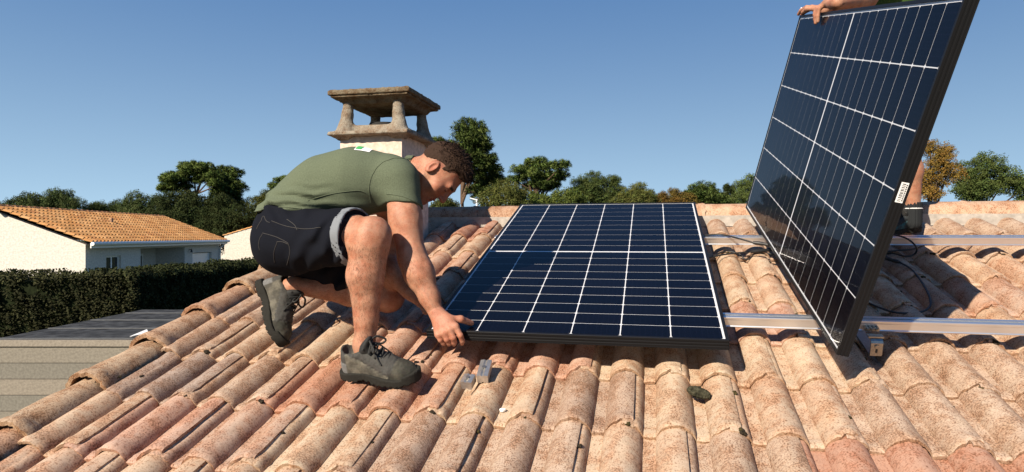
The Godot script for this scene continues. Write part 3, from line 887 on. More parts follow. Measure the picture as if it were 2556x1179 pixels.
# ---------------------------------------------------------------- loose things on the roof
func make_small_things() -> void:
	var inv := roof.affine_inverse()
	# the aluminium end clamps that lie below the flat panel
	var spots := [[1171, 962, -0.124, 0.12, "short aluminium clamp block standing upright on the tiles below the flat panel", 0.021], [1211, 936, -0.112, -0.05, "longer aluminium clamp block leaning on the short one below the flat panel", 0.042]]
	for s in spots:
		var p := inv * on_roof(s[0], s[1], s[2])
		var t := thing("panel_clamp", s[4], "clamp", roof * p, "loose panel clamps")
		t.basis = roof.basis * Basis(Vector3.UP, -s[3]) * Basis(Vector3.RIGHT, 0.18)
		var st := begin()
		var ring := [Vector2(-0.017, 0), Vector2(-0.004, 0), Vector2(-0.002, 0.004), Vector2(0.002, 0.004), Vector2(0.004, 0), Vector2(0.017, 0), Vector2(0.0185, 0.002), Vector2(0.0195, 0.030), Vector2(0.006, 0.032), Vector2(0.0, 0.028), Vector2(-0.006, 0.032), Vector2(-0.0195, 0.030), Vector2(-0.0185, 0.002)]
		extrude(st, ring, -s[5], s[5])
		part(done(st), "clamp_body", M.alu_dull, t)
		var sc := begin()
		tube(sc, [Vector3(0, 0.026, 0), Vector3(0, 0.037, 0)], [0.007], 6, -1)
		part(done(sc), "screw_head", M.steel, t)
	var clump := moss_mesh(300)
	for c in [[1745, 981, -0.128, 2.0, "dark grey-green moss clump on the tiles below the flat panel's right end"], [2108, 1034, -0.150, 0.0, ""]]:
		if c[3] == 0.0: continue
		var t := thing("moss_clump", c[4], "moss", on_roof(c[0], c[1], c[2]))
		t.basis = roof.basis
		var f := Field.new(Vector3(-0.06, -0.03, -0.05), Vector3(0.06, 0.035, 0.05), 0.0035)
		f.ball(Vector3(0, 0, 0), Basis(Vector3.UP, -0.6), Vector3(0.030, 0.014, 0.022), 0.01)
		f.ball(Vector3(-0.016, 0.002, -0.010), Basis.IDENTITY, Vector3(0.020, 0.012, 0.016), 0.01)
		f.ball(Vector3(0.020, 0.0, 0.010), Basis.IDENTITY, Vector3(0.016, 0.012, 0.013), 0.01)
		var n := noise(77, 120.0, 3)
		f.rough(func(p: Vector3) -> float: return n.get_noise_3dv(p) * 0.006)
		var o := blank()
		f.surface(o, func(p: Vector3) -> Color: return Color(0.085, 0.080, 0.052) * (1.0 + 0.9 * n.get_noise_3dv(p * 0.5)))
		part(net(o), "clump", M.moss, t)
	var chip := begin()
	var cn := noise(9, 60.0, 2)
	for k in 10:
		var a := TAU * k / 10; var b := TAU * (k + 1) / 10
		var pa := Vector3(cos(a) * 0.010 * (1 + 0.4 * cn.get_noise_1d(a)), 0.0, sin(a) * 0.007)
		var pb := Vector3(cos(b) * 0.010 * (1 + 0.4 * cn.get_noise_1d(b if k < 9 else 0.0)), 0.0, sin(b) * 0.007)
		if k == 0: pa.x = 0.010
		tri(chip, Vector3(0, 0.004, 0), pb, pa)
		quad(chip, pa, pb, pb + Vector3(0, -0.006, 0), pa + Vector3(0, -0.006, 0))
	var ct := thing("mortar_chip", "small white chip of mortar in a tile channel below the flat panel", "chip", on_roof(1254, 1022, -0.152))
	ct.basis = roof.basis
	part(done(chip), "chip", M.white, ct)
	# cables
	cable("black solar cable with a plug running over the upper rail to the upright panel", [[1757, 588, -0.030], [1800, 586, -0.026], [1845, 596, -0.024], [1880, 606, -0.030]], [[1880, 606, -0.030], [1915, 611, -0.034], [1948, 622, -0.05]])
	cable("black solar cable with a plug lying on the tiles below the upper rail", [[1765, 646, -0.10], [1800, 637, -0.105], [1840, 632, -0.11], [1875, 629, -0.112]], [[1875, 629, -0.112], [1918, 624, -0.11], [1952, 618, -0.11]])
	cable("thin black cable sagging across the tiles between the two panels", [[1780, 640, -0.12], [1810, 628, -0.12], [1845, 634, -0.125], [1864, 648, -0.145], [1900, 632, -0.128], [1930, 636, -0.13], [1960, 650, -0.13]], [])
	cable("thick loop of black cable hanging over the upper rail behind the upright panel", [[2210, 584, -0.03], [2240, 588, -0.026], [2268, 598, -0.03], [2288, 618, -0.06], [2284, 634, -0.10], [2262, 640, -0.11], [2225, 632, -0.11], [2180, 628, -0.11]], [[2225, 632, -0.11], [2196, 629, -0.11], [2170, 626, -0.11]])
	cable("black cable with a plug curving down the tiles behind the upright panel", [[2246, 655, -0.105], [2275, 672, -0.11], [2302, 705, -0.115], [2322, 745, -0.12], [2318, 770, -0.13], [2288, 781, -0.13], [2240, 781, -0.125], [2195, 768, -0.12], [2160, 752, -0.12]], [[2246, 655, -0.105], [2222, 648, -0.104], [2196, 636, -0.104]])
	cable("black cable rising from the loop to the roof's right side", [[2190, 630, -0.10], [2240, 626, -0.095], [2290, 620, -0.09], [2330, 602, -0.08], [2390, 590, -0.06], [2440, 600, -0.11]], [])

func cable(label: String, way: Array, plug: Array) -> void:
	var pts := []
	for p in way: pts.append(on_roof(p[0], p[1], p[2]))
	var t := thing("solar_cable", label, "cable", pts[0], "black solar cables")
	var rel := []
	for p in pts: rel.append(p - pts[0])
	var st := begin()
	tube(st, smooth_path(rel), [0.0042], 8)
	part(done(st), "lead", M.cable, t)
	if plug.size():
		var q := []
		for p in plug: q.append(on_roof(p[0], p[1], p[2]) - pts[0])
		var s2 := begin()
		var path := smooth_path(q, 6)
		var rad := []
		for k in path.size(): rad.append(0.0095 if k > 1 and k < path.size() - 3 and k % 5 != 0 else 0.0075)
		tube(s2, path, rad, 10)
		part(done(s2), "plug", M.cable, t)

# ---------------------------------------------------------------- people
const SKIN := Color(0.49, 0.255, 0.165)

# a head in its own axes: y to the crown, z to the face, x to the person's left; origin between the ears
func head_field(f: Field, xf: Transform3D) -> void:
	var b := xf.basis
	var P := func(x: float, y: float, z: float) -> Vector3: return xf * Vector3(x, y, z)
	f.ball(P.call(0, 0.036, -0.014), b, Vector3(0.076, 0.084, 0.097), 0.01)
	f.ball(P.call(0, -0.022, 0.028), b, Vector3(0.063, 0.085, 0.064), 0.03)
	for s in [-1, 1]:
		f.cone(P.call(s * 0.050, -0.050, 0.002), 0.022, P.call(s * 0.012, -0.097, 0.066), 0.019, 0.025)
		f.ball(P.call(s * 0.045, -0.022, 0.058), b, Vector3(0.024, 0.022, 0.022), 0.03)
	f.ball(P.call(0, -0.100, 0.070), b, Vector3(0.021, 0.016, 0.018), 0.02)
	f.cone(P.call(-0.036, 0.024, 0.080), 0.012, P.call(0.036, 0.024, 0.080), 0.012, 0.018)
	for s in [-1, 1]:
		f.ball(P.call(s * 0.031, 0.004, 0.098), b, Vector3(0.017, 0.012, 0.015), 0.014, 1)
		f.ball(P.call(s * 0.031, 0.004, 0.078), b, Vector3(0.0135, 0.0125, 0.0125), 0.003)
	f.cone(P.call(0, 0.018, 0.088), 0.008, P.call(0, -0.027, 0.109), 0.0115, 0.014)
	for s in [-1, 1]: f.ball(P.call(s * 0.012, -0.031, 0.099), b, Vector3(0.008, 0.007, 0.010), 0.006)
	f.cone(P.call(-0.018, -0.058, 0.084), 0.006, P.call(0.018, -0.058, 0.084), 0.006, 0.010)
	f.cone(P.call(0, -0.058, 0.090), 0.0065, P.call(0, -0.059, 0.090), 0.0065, 0.010)
	f.cone(P.call(-0.015, -0.071, 0.082), 0.007, P.call(0.015, -0.071, 0.082), 0.007, 0.010)
	f.block(P.call(0, -0.0645, 0.096), b, Vector3(0.022, 0.0012, 0.010), 0.001, 0.004, 1)
	for s in [-1, 1]:
		var eb := b * Basis(Vector3.UP, s * 0.35) * Basis(Vector3.RIGHT, -0.15)
		f.ball(P.call(s * 0.079, -0.002, -0.012), eb, Vector3(0.0095, 0.033, 0.020), 0.006)
		f.ball(P.call(s * 0.089, 0.002, -0.006), eb, Vector3(0.008, 0.020, 0.011), 0.004, 1)

func head_paint(xf: Transform3D, mole: FastNoiseLite) -> Callable:
	var inv := xf.affine_inverse()
	return func(p: Vector3) -> Color:
		var q := inv * p
		var c := SKIN * (1.0 + 0.25 * mole.get_noise_3dv(p * 30.0))
		var red := Color(0.44, 0.145, 0.095)
		if absf(q.x) > 0.074 and q.y > -0.045: c = c.lerp(red, 0.6)
		c = c.lerp(Color(0.10, 0.068, 0.05), smoothstep(-0.015, 0.045, q.y - 0.45 * (q.z + 0.035)) * smoothstep(0.05, 0.02, q.z) * (0.6 + 0.35 * mole.get_noise_3dv(p * 180.0)))
		if q.z > 0.05: c = c.lerp(red, 0.38)
		if q.z > 0.0 and q.y < -0.040 and q.y > -0.13: c = c.lerp(Color(0.20, 0.12, 0.085), 0.42 + 0.3 * mole.get_noise_3dv(p * 150.0))
		if q.z > 0.082 and absf(q.y + 0.064) < 0.011 and absf(q.x) < 0.022: c = Color(0.34, 0.12, 0.09)
		if q.z > 0.07 and absf(q.y - 0.026) < 0.006 + 0.002 * mole.get_noise_3dv(p * 200.0) and absf(q.x) > 0.012 and absf(q.x) < 0.048: c = Color(0.05, 0.03, 0.02)
		if q.z > 0.08 and absf(q.y - 0.001) < 0.0028 and absf(absf(q.x) - 0.031) < 0.012: c = Color(0.06, 0.04, 0.03)
		return c

# cropped sides, longer ruffled top: a cap plus single locks
func hair(parent: Node3D, xf: Transform3D, s: int) -> void:
	var b := xf.basis
	var c := xf * Vector3(0, 0.02, 0)
	var f := Field.new(c - Vector3.ONE * 0.15, c + Vector3.ONE * 0.15, 0.0042)
	var n := noise(s, 60.0, 2)
	f.ball(xf * Vector3(0, 0.036, -0.014), b, Vector3(0.079, 0.0875, 0.1005), 0.0)
	f.ball(xf * Vector3(0, 0.062, 0.006), b, Vector3(0.074, 0.072, 0.090), 0.015)
	var inv := xf.affine_inverse()
	f.custom(func(p: Vector3) -> float:
		var q := inv * p
		var edge := 0.026 + (q.z - 0.02) * (0.95 if q.z > 0.02 else 0.62)
		edge += 0.026 * smoothstep(0.025, 0.062, absf(q.x)) * smoothstep(-0.09, -0.03, q.z)
		if absf(q.z - 0.022) < 0.012: edge -= 0.018
		return (edge - q.y) * 0.75, 2, 0.002)
	f.rough(func(p: Vector3) -> float: return n.get_noise_3dv(p) * 0.0045)
	var out := blank()
	f.surface(out)
	part(net(out, parent.global_position), "hair", M.hair, parent)
	var st := begin()
	var r := RandomNumberGenerator.new(); r.seed = s
	for k in 3400:
		var d := Vector3(r.randfn(), r.randf_range(-0.35, 1.6), r.randfn()).normalized()
		var root := Vector3(0, 0.050, -0.004) + d * Vector3(0.072, 0.074, 0.094)
		if root.y < 0.030 + (root.z - 0.02) * (0.95 if root.z > 0.02 else 0.62) + 0.012 + 0.026 * smoothstep(0.025, 0.062, absf(root.x)) * smoothstep(-0.09, -0.03, root.z): continue
		var l := r.randf_range(0.016, 0.034) * (0.35 + 0.9 * smoothstep(0.02, 0.10, root.y))
		var way := (d * 0.7 + Vector3(r.randfn() * 0.35, 0.1 + r.randfn() * 0.25, 0.75 + r.randfn() * 0.3)).normalized()
		var a := xf * root
		var m := xf * (root + way * l * 0.6 + d * 0.004)
		var e := xf * (root + way * l - Vector3(0, l * 0.2, 0))
		var w := (b * d.cross(way)).normalized() * 0.0013
		quad(st, a - w, a + w, m + w * 0.8, m - w * 0.8, 0)
		tri(st, m - w * 0.8, m + w * 0.8, e, 0)
	var m2 := done(st)
	part(m2, "hair_locks", M.hair, parent, Transform3D.IDENTITY, true)

# a hand on its own fine grid, fingers as chains of joints: [[knuckle, middle, tip], ...], thumb [root, knuckle, tip]
func hand(out: Array, wrist: Vector3, arm: Vector3, fingers: Array, thumb: Array, paint: Callable, wide := 1.0) -> void:
	var lo := wrist.min(arm); var hi := wrist.max(arm)
	for c in fingers + [thumb]:
		for p in c: lo = lo.min(p); hi = hi.max(p)
	var f := Field.new(lo - Vector3.ONE * 0.04, hi + Vector3.ONE * 0.04, 0.0032)
	f.cone(arm, 0.030 * wide, wrist, 0.026 * wide, 0.01)
	for k in 4:
		var r: float = [0.0100, 0.0103, 0.0100, 0.0088][k] * wide
		var c: Array = fingers[k]
		f.cone(wrist.lerp(c[0], 0.12), 0.0185 * wide, c[0], 0.0125 * wide, 0.014)
		for j in c.size() - 1:
			f.cone(c[j], r * (1.12 - 0.08 * j), c[j + 1], r * (1.02 - 0.10 * j), 0.003 if j > 0 else 0.006)
	f.cone(wrist.lerp(thumb[0], 0.4), 0.018 * wide, thumb[0], 0.0155 * wide, 0.012)
	for j in thumb.size() - 1: f.cone(thumb[j], 0.0132 * wide - 0.001 * j, thumb[j + 1], 0.0118 * wide - 0.0012 * j, 0.008)
	f.surface(out, paint)

func tip_nail(parent: Node3D, tip: Vector3, along: Vector3, out_dir: Vector3, size := 1.0) -> void:
	var f := Field.new(tip - Vector3.ONE * 0.016, tip + Vector3.ONE * 0.016, 0.0018)
	var z := along.normalized()
	var y := (out_dir - z * out_dir.dot(z)).normalized()
	f.ball(tip + y * 0.0062 * size + z * 0.002, Basis(y.cross(z), y, z), Vector3(0.0058, 0.0028, 0.0075) * size, 0.0)
	var o := blank()
	f.surface(o, func(_p: Vector3) -> Color: return Color(0.55, 0.34, 0.27))
	part(net(o, parent.global_position), "nail", M.skin, parent)

# safety shoe; x to the toe, y up, z to the right; origin under the heel
func make_shoe(parent: Node3D, xf: Transform3D, label: String, s: int, colors: Array) -> void:
	var n := noise(s, 16.0, 4)
	var half := func(x: float) -> float:
		if x > 0.296: return 0.296 - x
		if x < -0.004: return x + 0.004
		if x < 0.045: return 0.036 * sqrt(maxf(0.0, 1.0 - pow((0.045 - x) / 0.050, 2)))
		if x < 0.205: return lerpf(0.036, 0.049, smoothstep(0.08, 0.20, x)) - 0.004 * smoothstep(0.05, 0.1, x) * (1.0 - smoothstep(0.1, 0.17, x))
		return 0.049 * sqrt(maxf(0.0, 1.0 - pow((x - 0.205) / 0.092, 2)))
	var f := Field.new(Vector3(-0.03, -0.01, -0.07), Vector3(0.32, 0.17, 0.07), 0.0055)
	f.cone(Vector3(0.040, 0.040, 0), 0.034, Vector3(0.042, 0.092, 0), 0.033, 0.02)
	f.cone(Vector3(0.055, 0.042, 0), 0.036, Vector3(0.185, 0.036, 0.002), 0.042, 0.025)
	f.cone(Vector3(0.070, 0.080, 0), 0.037, Vector3(0.165, 0.055, 0), 0.034, 0.03)
	f.ball(Vector3(0.222, 0.034, 0.002), Basis.IDENTITY, Vector3(0.066, 0.036, 0.046), 0.02)
	f.custom(func(p: Vector3) -> float: return absf(p.z - 0.002) - half.call(p.x) - 0.001, 2, 0.008)
	f.custom(func(p: Vector3) -> float: return p.y - (0.094 + 0.022 * smoothstep(0.045, 0.0, p.x) + 0.012 * smoothstep(0.07, 0.11, p.x)), 2, 0.006)
	f.cut(Vector3(0, 0.016, 0), Vector3(0, -1, 0))
	f.block(Vector3(0.052, 0.105, 0), Basis.IDENTITY, Vector3(0.030, 0.030, 0.024), 0.02, 0.004, 1)
	f.rough(func(p: Vector3) -> float:
		var g := n.get_noise_3dv(p * 2.0) * 0.003
		if absf(p.y - (0.088 - (p.x - 0.06) * 0.38)) < 0.003 and p.x < 0.20: g += 0.0018
		if absf(p.x - 0.205 - (p.y - 0.03) * 0.35) < 0.003: g += 0.0018
		return g)
	var o := blank()
	f.surface(o, func(p: Vector3) -> Color:
		var c: Color = colors[0]
		var seam := 0.088 - (p.x - 0.06) * 0.38
		if p.y < seam and p.x > 0.04 and p.x < 0.20: c = colors[1].lerp(colors[2], smoothstep(-0.35, 0.5, n.get_noise_3dv(p * 1.0)))
		if p.x > 0.205 + (p.y - 0.03) * 0.35: c = colors[3].lerp(colors[2], 0.3 * smoothstep(-0.2, 0.6, n.get_noise_3dv(p * 1.2)))
		if p.x < 0.042 and p.y < 0.062: c = colors[4]
		return c * (1.0 + 0.15 * n.get_noise_3dv(p * 5.0)))
	var shoe := part(net(o), "shoe", M.shoe, parent, xf, true)
	if label: shoe.set_meta("label", label)
	var g := Field.new(Vector3(-0.03, -0.02, -0.07), Vector3(0.32, 0.06, 0.07), 0.0055)
	g.custom(func(p: Vector3) -> float:
		var rise := maxf(0.0, p.x - 0.23) * 0.16
		var wavy := 0.004 * sin((p.x - 0.05) * 26.0)
		var top := 0.030 + wavy + rise + (0.008 if p.x > 0.25 else 0.0)
		var low := rise + (0.006 if p.x > 0.085 and p.x < 0.125 else 0.0) + (0.004 if fmod(p.x + 1.0, 0.022) < 0.006 else 0.0)
		var plan: float = (absf(p.z - 0.002) - half.call(p.x) - 0.0045) * 0.8
		return maxf(plan, maxf(p.y - top, low - p.y)), 0, 0.001)
	var o2 := blank()
	g.surface(o2)
	part(net(o2), "sole", M.sole, shoe)
	var t := Field.new(Vector3(0.05, 0.05, -0.05), Vector3(0.20, 0.18, 0.05), 0.005)
	t.ball(Vector3(0.108, 0.112, 0), Basis(Vector3.BACK, -0.5), Vector3(0.013, 0.036, 0.029), 0.0)
	t.cone(Vector3(0.108, 0.098, 0), 0.022, Vector3(0.165, 0.068, 0), 0.020, 0.02)
	var o3 := blank()
	t.surface(o3)
	part(net(o3), "tongue", M.lace, shoe)
	var st := begin()
	for k in 4:
		var x := 0.118 + k * 0.020
		var y := 0.127 - k * 0.0135
		tube(st, smooth_path([Vector3(x - 0.008, y - 0.016, -0.030), Vector3(x, y, -0.014), Vector3(x + 0.003, y + 0.003, 0), Vector3(x, y, 0.014), Vector3(x - 0.008, y - 0.016, 0.030)], 4), [0.0040], 6)
		tube(st, smooth_path([Vector3(x - 0.008, y - 0.016, -0.030), Vector3(x + 0.008, y - 0.002, -0.010), Vector3(x + 0.014, y - 0.006, 0.012), Vector3(x + 0.012, y - 0.028, 0.030)], 4), [0.0036], 6)
	for sgn in [-1, 1]:
		tube(st, smooth_path([Vector3(0.122, 0.128, 0), Vector3(0.138, 0.136, sgn * 0.022), Vector3(0.160, 0.118, sgn * 0.040), Vector3(0.148, 0.108, sgn * 0.030), Vector3(0.124, 0.124, 0)], 5), [0.0034], 6)
		tube(st, smooth_path([Vector3(0.122, 0.115, 0), Vector3(0.145, 0.108, sgn * 0.020), Vector3(0.165, 0.084, sgn * 0.034), Vector3(0.178, 0.070, sgn * 0.040)], 5), [0.0024], 6)
	part(done(st), "laces", M.lace, shoe)

func make_worker_kneeling() -> void:
	var root := thing("person", "person kneeling in green polo shirt and dark shorts, head bent, gripping the flat panel", "person", rp(-0.75, -0.80, -0.125), "workers on the roof")
	var mole := noise(201, 1.0, 3)
	# joints
	var hipR := spot(722, 597, 2.44); var hipL := spot(716, 592, 2.62)
	var kneeR := spot(925, 590, 2.185); var kneeL := spot(968, 742, 2.69)
	var heel := spot(652, 714, 2.585); var toe := spot(694, 862, 2.492)
	var sx := (toe - heel).normalized()
	var sy := (side() * 1.0 - ahead() * 0.06)
	sy = (sy - sx * sy.dot(sx)).normalized()
	var ankR := spot(908, 862, 2.20); var ankL := heel + sx * 0.052 + sy * 0.122
	var t0 := spot(744, 550, 2.53); var t1 := spot(780, 507, 2.52); var t2 := spot(828, 472, 2.52); var t3 := spot(900, 460, 2.51); var t4 := spot(975, 458, 2.51)
	var shR := spot(996, 452, 2.365); var shL := spot(1005, 462, 2.665)
	var elR := spot(1030, 645, 2.30); var elL := spot(955, 655, 2.66)
	var wrR := spot(1086, 776, 2.245); var wrL := spot(1052, 752, 2.55)
	var nape := spot(1028, 438, 2.51)
	var r := side(); var fwd := -ahead()           # fwd points to the camera
	var hy := (r * 0.905 + Vector3.UP * 0.426).normalized()
	var hz := (r * 0.426 - Vector3.UP * 0.905 + fwd * 0.12).normalized()
	hz = (hz - hy * hz.dot(hy)).normalized()
	var hx := hy.cross(hz)
	var head := Transform3D(Basis(hx, hy, hz), spot(1092, 432, 2.49))
	var skin := func(p: Vector3) -> Color:
		return SKIN * (1.0 + 0.22 * mole.get_noise_3dv(p * 25.0) + 0.18 * mole.get_noise_3dv(p * 110.0))

	# ---- body: one surface under the clothes
	var f := Field.new(spot(620, 900, 2.80).min(spot(620, 900, 2.02)) - Vector3(0.05, 0.02, 0.05), Vector3(spot(1150, 380, 2.1).x, spot(900, 372, 2.5).y, spot(1000, 500, 2.0).z) + Vector3(0.1, 0.05, 0.05), 0.0115)
	var wide := func(k: float) -> Vector3: return fwd * k
	for s in [-1, 1]:
		f.cone(t0 + wide.call(0.07 * s), 0.105, t1 + wide.call(0.065 * s), 0.095, 0.05)
		f.cone(t1 + wide.call(0.065 * s), 0.095, t2 + wide.call(0.07 * s), 0.10, 0.05)
		f.cone(t2 + wide.call(0.07 * s), 0.10, t3 + wide.call(0.08 * s), 0.112, 0.05)
		f.cone(t3 + wide.call(0.08 * s), 0.112, t4 + wide.call(0.09 * s), 0.095, 0.05)
	f.cone(hipR, 0.100, hipR.lerp(kneeR, 0.72), 0.082, 0.05)
	f.cone(hipR.lerp(kneeR, 0.72), 0.083, kneeR, 0.061, 0.04)
	f.cone(kneeR + r * 0.012 + Vector3.UP * 0.012, 0.055, kneeR.lerp(ankR, 0.15), 0.050, 0.03)
	f.cone(kneeR.lerp(ankR, 0.08) - r * 0.008, 0.056, kneeR.lerp(ankR, 0.36) - r * 0.014, 0.057, 0.03)
	f.cone(kneeR.lerp(ankR, 0.36) - r * 0.014, 0.057, kneeR.lerp(ankR, 0.75), 0.040, 0.03)
	f.cone(kneeR.lerp(ankR, 0.75), 0.038, ankR, 0.035, 0.02)
	f.cone(kneeR + r * 0.02, 0.046, ankR + r * 0.006, 0.026, 0.02)
	f.cone(hipL, 0.105, hipL.lerp(kneeL, 0.7), 0.078, 0.05)
	f.cone(hipL.lerp(kneeL, 0.6), 0.077, kneeL, 0.058, 0.04)
	f.ball(kneeL + r * 0.01, Basis.IDENTITY, Vector3(0.060, 0.058, 0.058), 0.03)
	f.cone(kneeL, 0.054, kneeL.lerp(ankL, 0.4), 0.053, 0.03)
	f.cone(kneeL.lerp(ankL, 0.4), 0.053, ankL, 0.034, 0.03)
	f.cone(ankR, 0.035, ankR + Vector3(0.01, -0.05, 0), 0.034, 0.02)
	f.cone(ankL, 0.034, ankL - sy * 0.045, 0.032, 0.02)
	for a in [[shR, elR, wrR], [shL, elL, wrL]]:
		f.cone(a[0], 0.064, a[0].lerp(a[1], 0.5), 0.056, 0.04)
		f.cone(a[0].lerp(a[1], 0.45), 0.055, a[1], 0.045, 0.03)
		f.cone(a[0].lerp(a[1], 0.55) - r * 0.012, 0.045, a[1] - r * 0.004, 0.040, 0.03)
		f.cone(a[1], 0.046, a[1].lerp(a[2], 0.28), 0.052, 0.03)
		f.cone(a[1].lerp(a[2], 0.28), 0.052, a[1].lerp(a[2], 0.75), 0.036, 0.03)
		f.cone(a[1].lerp(a[2], 0.75), 0.036, a[2], 0.028, 0.02)
	f.cone(t4, 0.08, nape, 0.062, 0.04)
	f.cone(nape, 0.062, head * Vector3(0, -0.035, -0.03), 0.060, 0.03)
	f.rough(func(p: Vector3) -> float: return mole.get_noise_3dv(p * 18.0) * 0.0018)
	var out := blank()
	f.surface(out, skin)
	# hair on the shins and forearms
	var fuzz := begin()
	var hr := RandomNumberGenerator.new(); hr.seed = 77
	for i in out[0].size():
		var p: Vector3 = out[0][i]
		var nn: Vector3 = out[1][i]
		for q in [[kneeR, ankR, 3], [kneeL, ankL, 2], [elR, wrR, 2], [elL, wrL, 1]]:
			var ab: Vector3 = q[1] - q[0]
			var t: float = (p - q[0]).dot(ab) / ab.length_squared()
			if t < 0.08 or t > 0.95 or (p - q[0] - ab * t).length() > 0.072: continue
			for k in q[2]:
				if hr.randf() < 0.35: continue
				var a := p + Vector3(hr.randfn(), hr.randfn(), hr.randfn()) * 0.0045
				a = f.drape(a, 0.0002)
				var way := (ab.normalized() + nn * 0.30 + Vector3(hr.randfn(), hr.randfn(), hr.randfn()) * 0.35).normalized()
				var e := a + way * hr.randf_range(0.008, 0.016)
				var w := nn.cross(way).normalized() * 0.00035
				tri(fuzz, a - root.position - w, a - root.position + w, e - root.position)
			break
	part(done(fuzz), "body_hair", M.body_hair, root)
	# head on a finer grid
	var hc := head * Vector3(0, -0.005, 0.0)
	var hf := Field.new(hc - Vector3.ONE * 0.155, hc + Vector3.ONE * 0.155, 0.0042)
	head_field(hf, head)
	hf.cone(nape, 0.060, head * Vector3(0, -0.03, -0.028), 0.060, 0.02)
	hf.surface(out, head_paint(head, mole))
	# near hand over the panel's front edge
	var k4 := []
	k4.append([spot(1137, 815, 2.204), spot(1149, 838, 2.200), spot(1154, 851, 2.212), spot(1153, 858, 2.225)])
	k4.append([spot(1122, 823, 2.200), spot(1131, 844, 2.198), spot(1134, 855, 2.212), spot(1133, 860, 2.226)])
	k4.append([spot(1107, 831, 2.202), spot(1115, 848, 2.202), spot(1121, 857, 2.214), spot(1121, 860, 2.228)])
	k4.append([spot(1093, 836, 2.210), spot(1099, 849, 2.210), spot(1106, 857, 2.220), spot(1107, 860, 2.230)])
	var th := [spot(1122, 797, 2.222), spot(1150, 797, 2.230), on_roof(1176, 807, 0.011)]
	var hand_skin := func(p: Vector3) -> Color:
		var c: Color = skin.call(p)
		return c.lerp(Color(0.50, 0.22, 0.15), 0.45)
	hand(out, wrR, elR.lerp(wrR, 0.86), k4, th, hand_skin)
	# far hand on the panel's left edge
	var g4 := []
	for k in 4:
		var e := rp(-0.520, -0.72 + 0.024 * k, 0.0)
		g4.append([e + roof.basis * Vector3(-0.045, 0.006, 0), e + roof.basis * Vector3(-0.024, -0.018, 0), e + roof.basis * Vector3(-0.016, -0.040, 0)])
	var e0 := rp(-0.52, -0.755, 0.0)
	hand(out, wrL, elL.lerp(wrL, 0.86), [g4[3], g4[2], g4[1], g4[0]], [e0 + roof.basis * Vector3(-0.04, 0.020, 0.0), e0 + roof.basis * Vector3(-0.012, 0.022, 0), e0 + roof.basis * Vector3(0.014, 0.012, 0)], skin)
	part(net(out, root.position), "body", M.skin, root)
	tip_nail(root, th[2], th[2] - th[1], Vector3.UP + fwd * 0.3)
	hair(root, head, 401)

	# ---- polo shirt
	var n := noise(211, 5.0, 2)
	var sf := Field.new(spot(620, 560, 2.80).min(spot(620, 560, 2.2)) - Vector3.ONE * 0.06, Vector3(spot(1085, 400, 2.2).x, spot(900, 360, 2.5).y, spot(1000, 500, 2.15).z) + Vector3.ONE * 0.06, 0.0085)
	for s in [-1, 1]:
		sf.cone(t0 - r * 0.012 + wide.call(0.075 * s), 0.119, t1 + wide.call(0.070 * s), 0.112, 0.05)
		sf.cone(t1 + wide.call(0.070 * s), 0.112, t2 + wide.call(0.078 * s), 0.114, 0.05)
		sf.cone(t2 + wide.call(0.078 * s), 0.114, t3 + wide.call(0.09 * s), 0.124, 0.05)
		sf.cone(t3 + wide.call(0.09 * s), 0.124, t4 + wide.call(0.10 * s), 0.104, 0.05)
	sf.cone(t4, 0.098, nape - r * 0.012, 0.072, 0.05)
	for a in [[shR, elR], [shL, elL]]:
		sf.cone(a[0], 0.075, a[0].lerp(a[1], 0.42), 0.066, 0.05)
	for a in [[shR, elR], [shL, elL]]:
		var dirn: Vector3 = (a[1] - a[0]).normalized()
		var stop: Vector3 = a[0].lerp(a[1], 0.335)
		var mid: Vector3 = a[0]
		sf.custom(func(p: Vector3) -> float:
			var near := (p - stop - dirn * 0.03).length() - 0.125
			return minf((p - stop).dot((dirn - r * 0.22).normalized()), 1.0) if near < 0.0 and (p - mid).dot(dirn) > 0.02 else -1.0, 2, 0.003)
	sf.custom(func(p: Vector3) -> float: return spot(700, 522, 2.5).y + 0.012 * sin(p.x * 40.0) * 0.4 - p.y - 0.35 * maxf(0.0, p.x - spot(745, 522, 2.5).x), 2, 0.004)
	sf.custom(func(p: Vector3) -> float: return (p - nape - r * 0.012).dot((hy * 0.6 + r * 0.9).normalized()) if (p - nape - r * 0.03).length() < 0.098 else -1.0, 2, 0.003)
	sf.rough(func(p: Vector3) -> float:
		var q := p - t2
		var along := q.dot(r)
		var g := n.get_noise_3dv(p) * 0.0035
		var low := smoothstep(0.02, -0.09, q.y)
		g += low * 0.011 * sin(along * 26.0 + q.y * 75.0 + 3.0 * n.get_noise_3dv(p * 0.6)) * (0.4 + 0.6 * n.get_noise_3dv(p * 0.8 + Vector3(3, 1, 2)))
		var hem_up := p.y - spot(700, 522, 2.5).y
		g -= 0.009 * smoothstep(0.12, 0.03, hem_up) * smoothstep(0.12, -0.02, along) * (0.5 + 0.5 * sin(hem_up * 170.0 + along * 16.0 + 5.0 * n.get_noise_3dv(p * 0.8)))
		var armpit := (p - shR.lerp(t3, 0.4)).length()
		g += 0.006 * sin(armpit * 95.0) * smoothstep(0.16, 0.05, armpit)
		return g)
	var so := blank()
	sf.surface(so, func(p: Vector3) -> Color: return Color.WHITE * (1.0 + 0.05 * n.get_noise_3dv(p * 0.5)))
	var shirt := part(net(so, root.position), "shirt", M.shirt, root)
	# stitched seams: armhole, side, sleeve hem
	var seams := begin()
	var lines := [[[925, 505], [921, 470], [928, 440], [950, 410], [985, 396], [1020, 398]], [[768, 502], [800, 490], [850, 480], [900, 476], [925, 492]], [[965, 484], [985, 487], [1010, 493], [1043, 508]], [[676, 515], [720, 518], [752, 521]]]
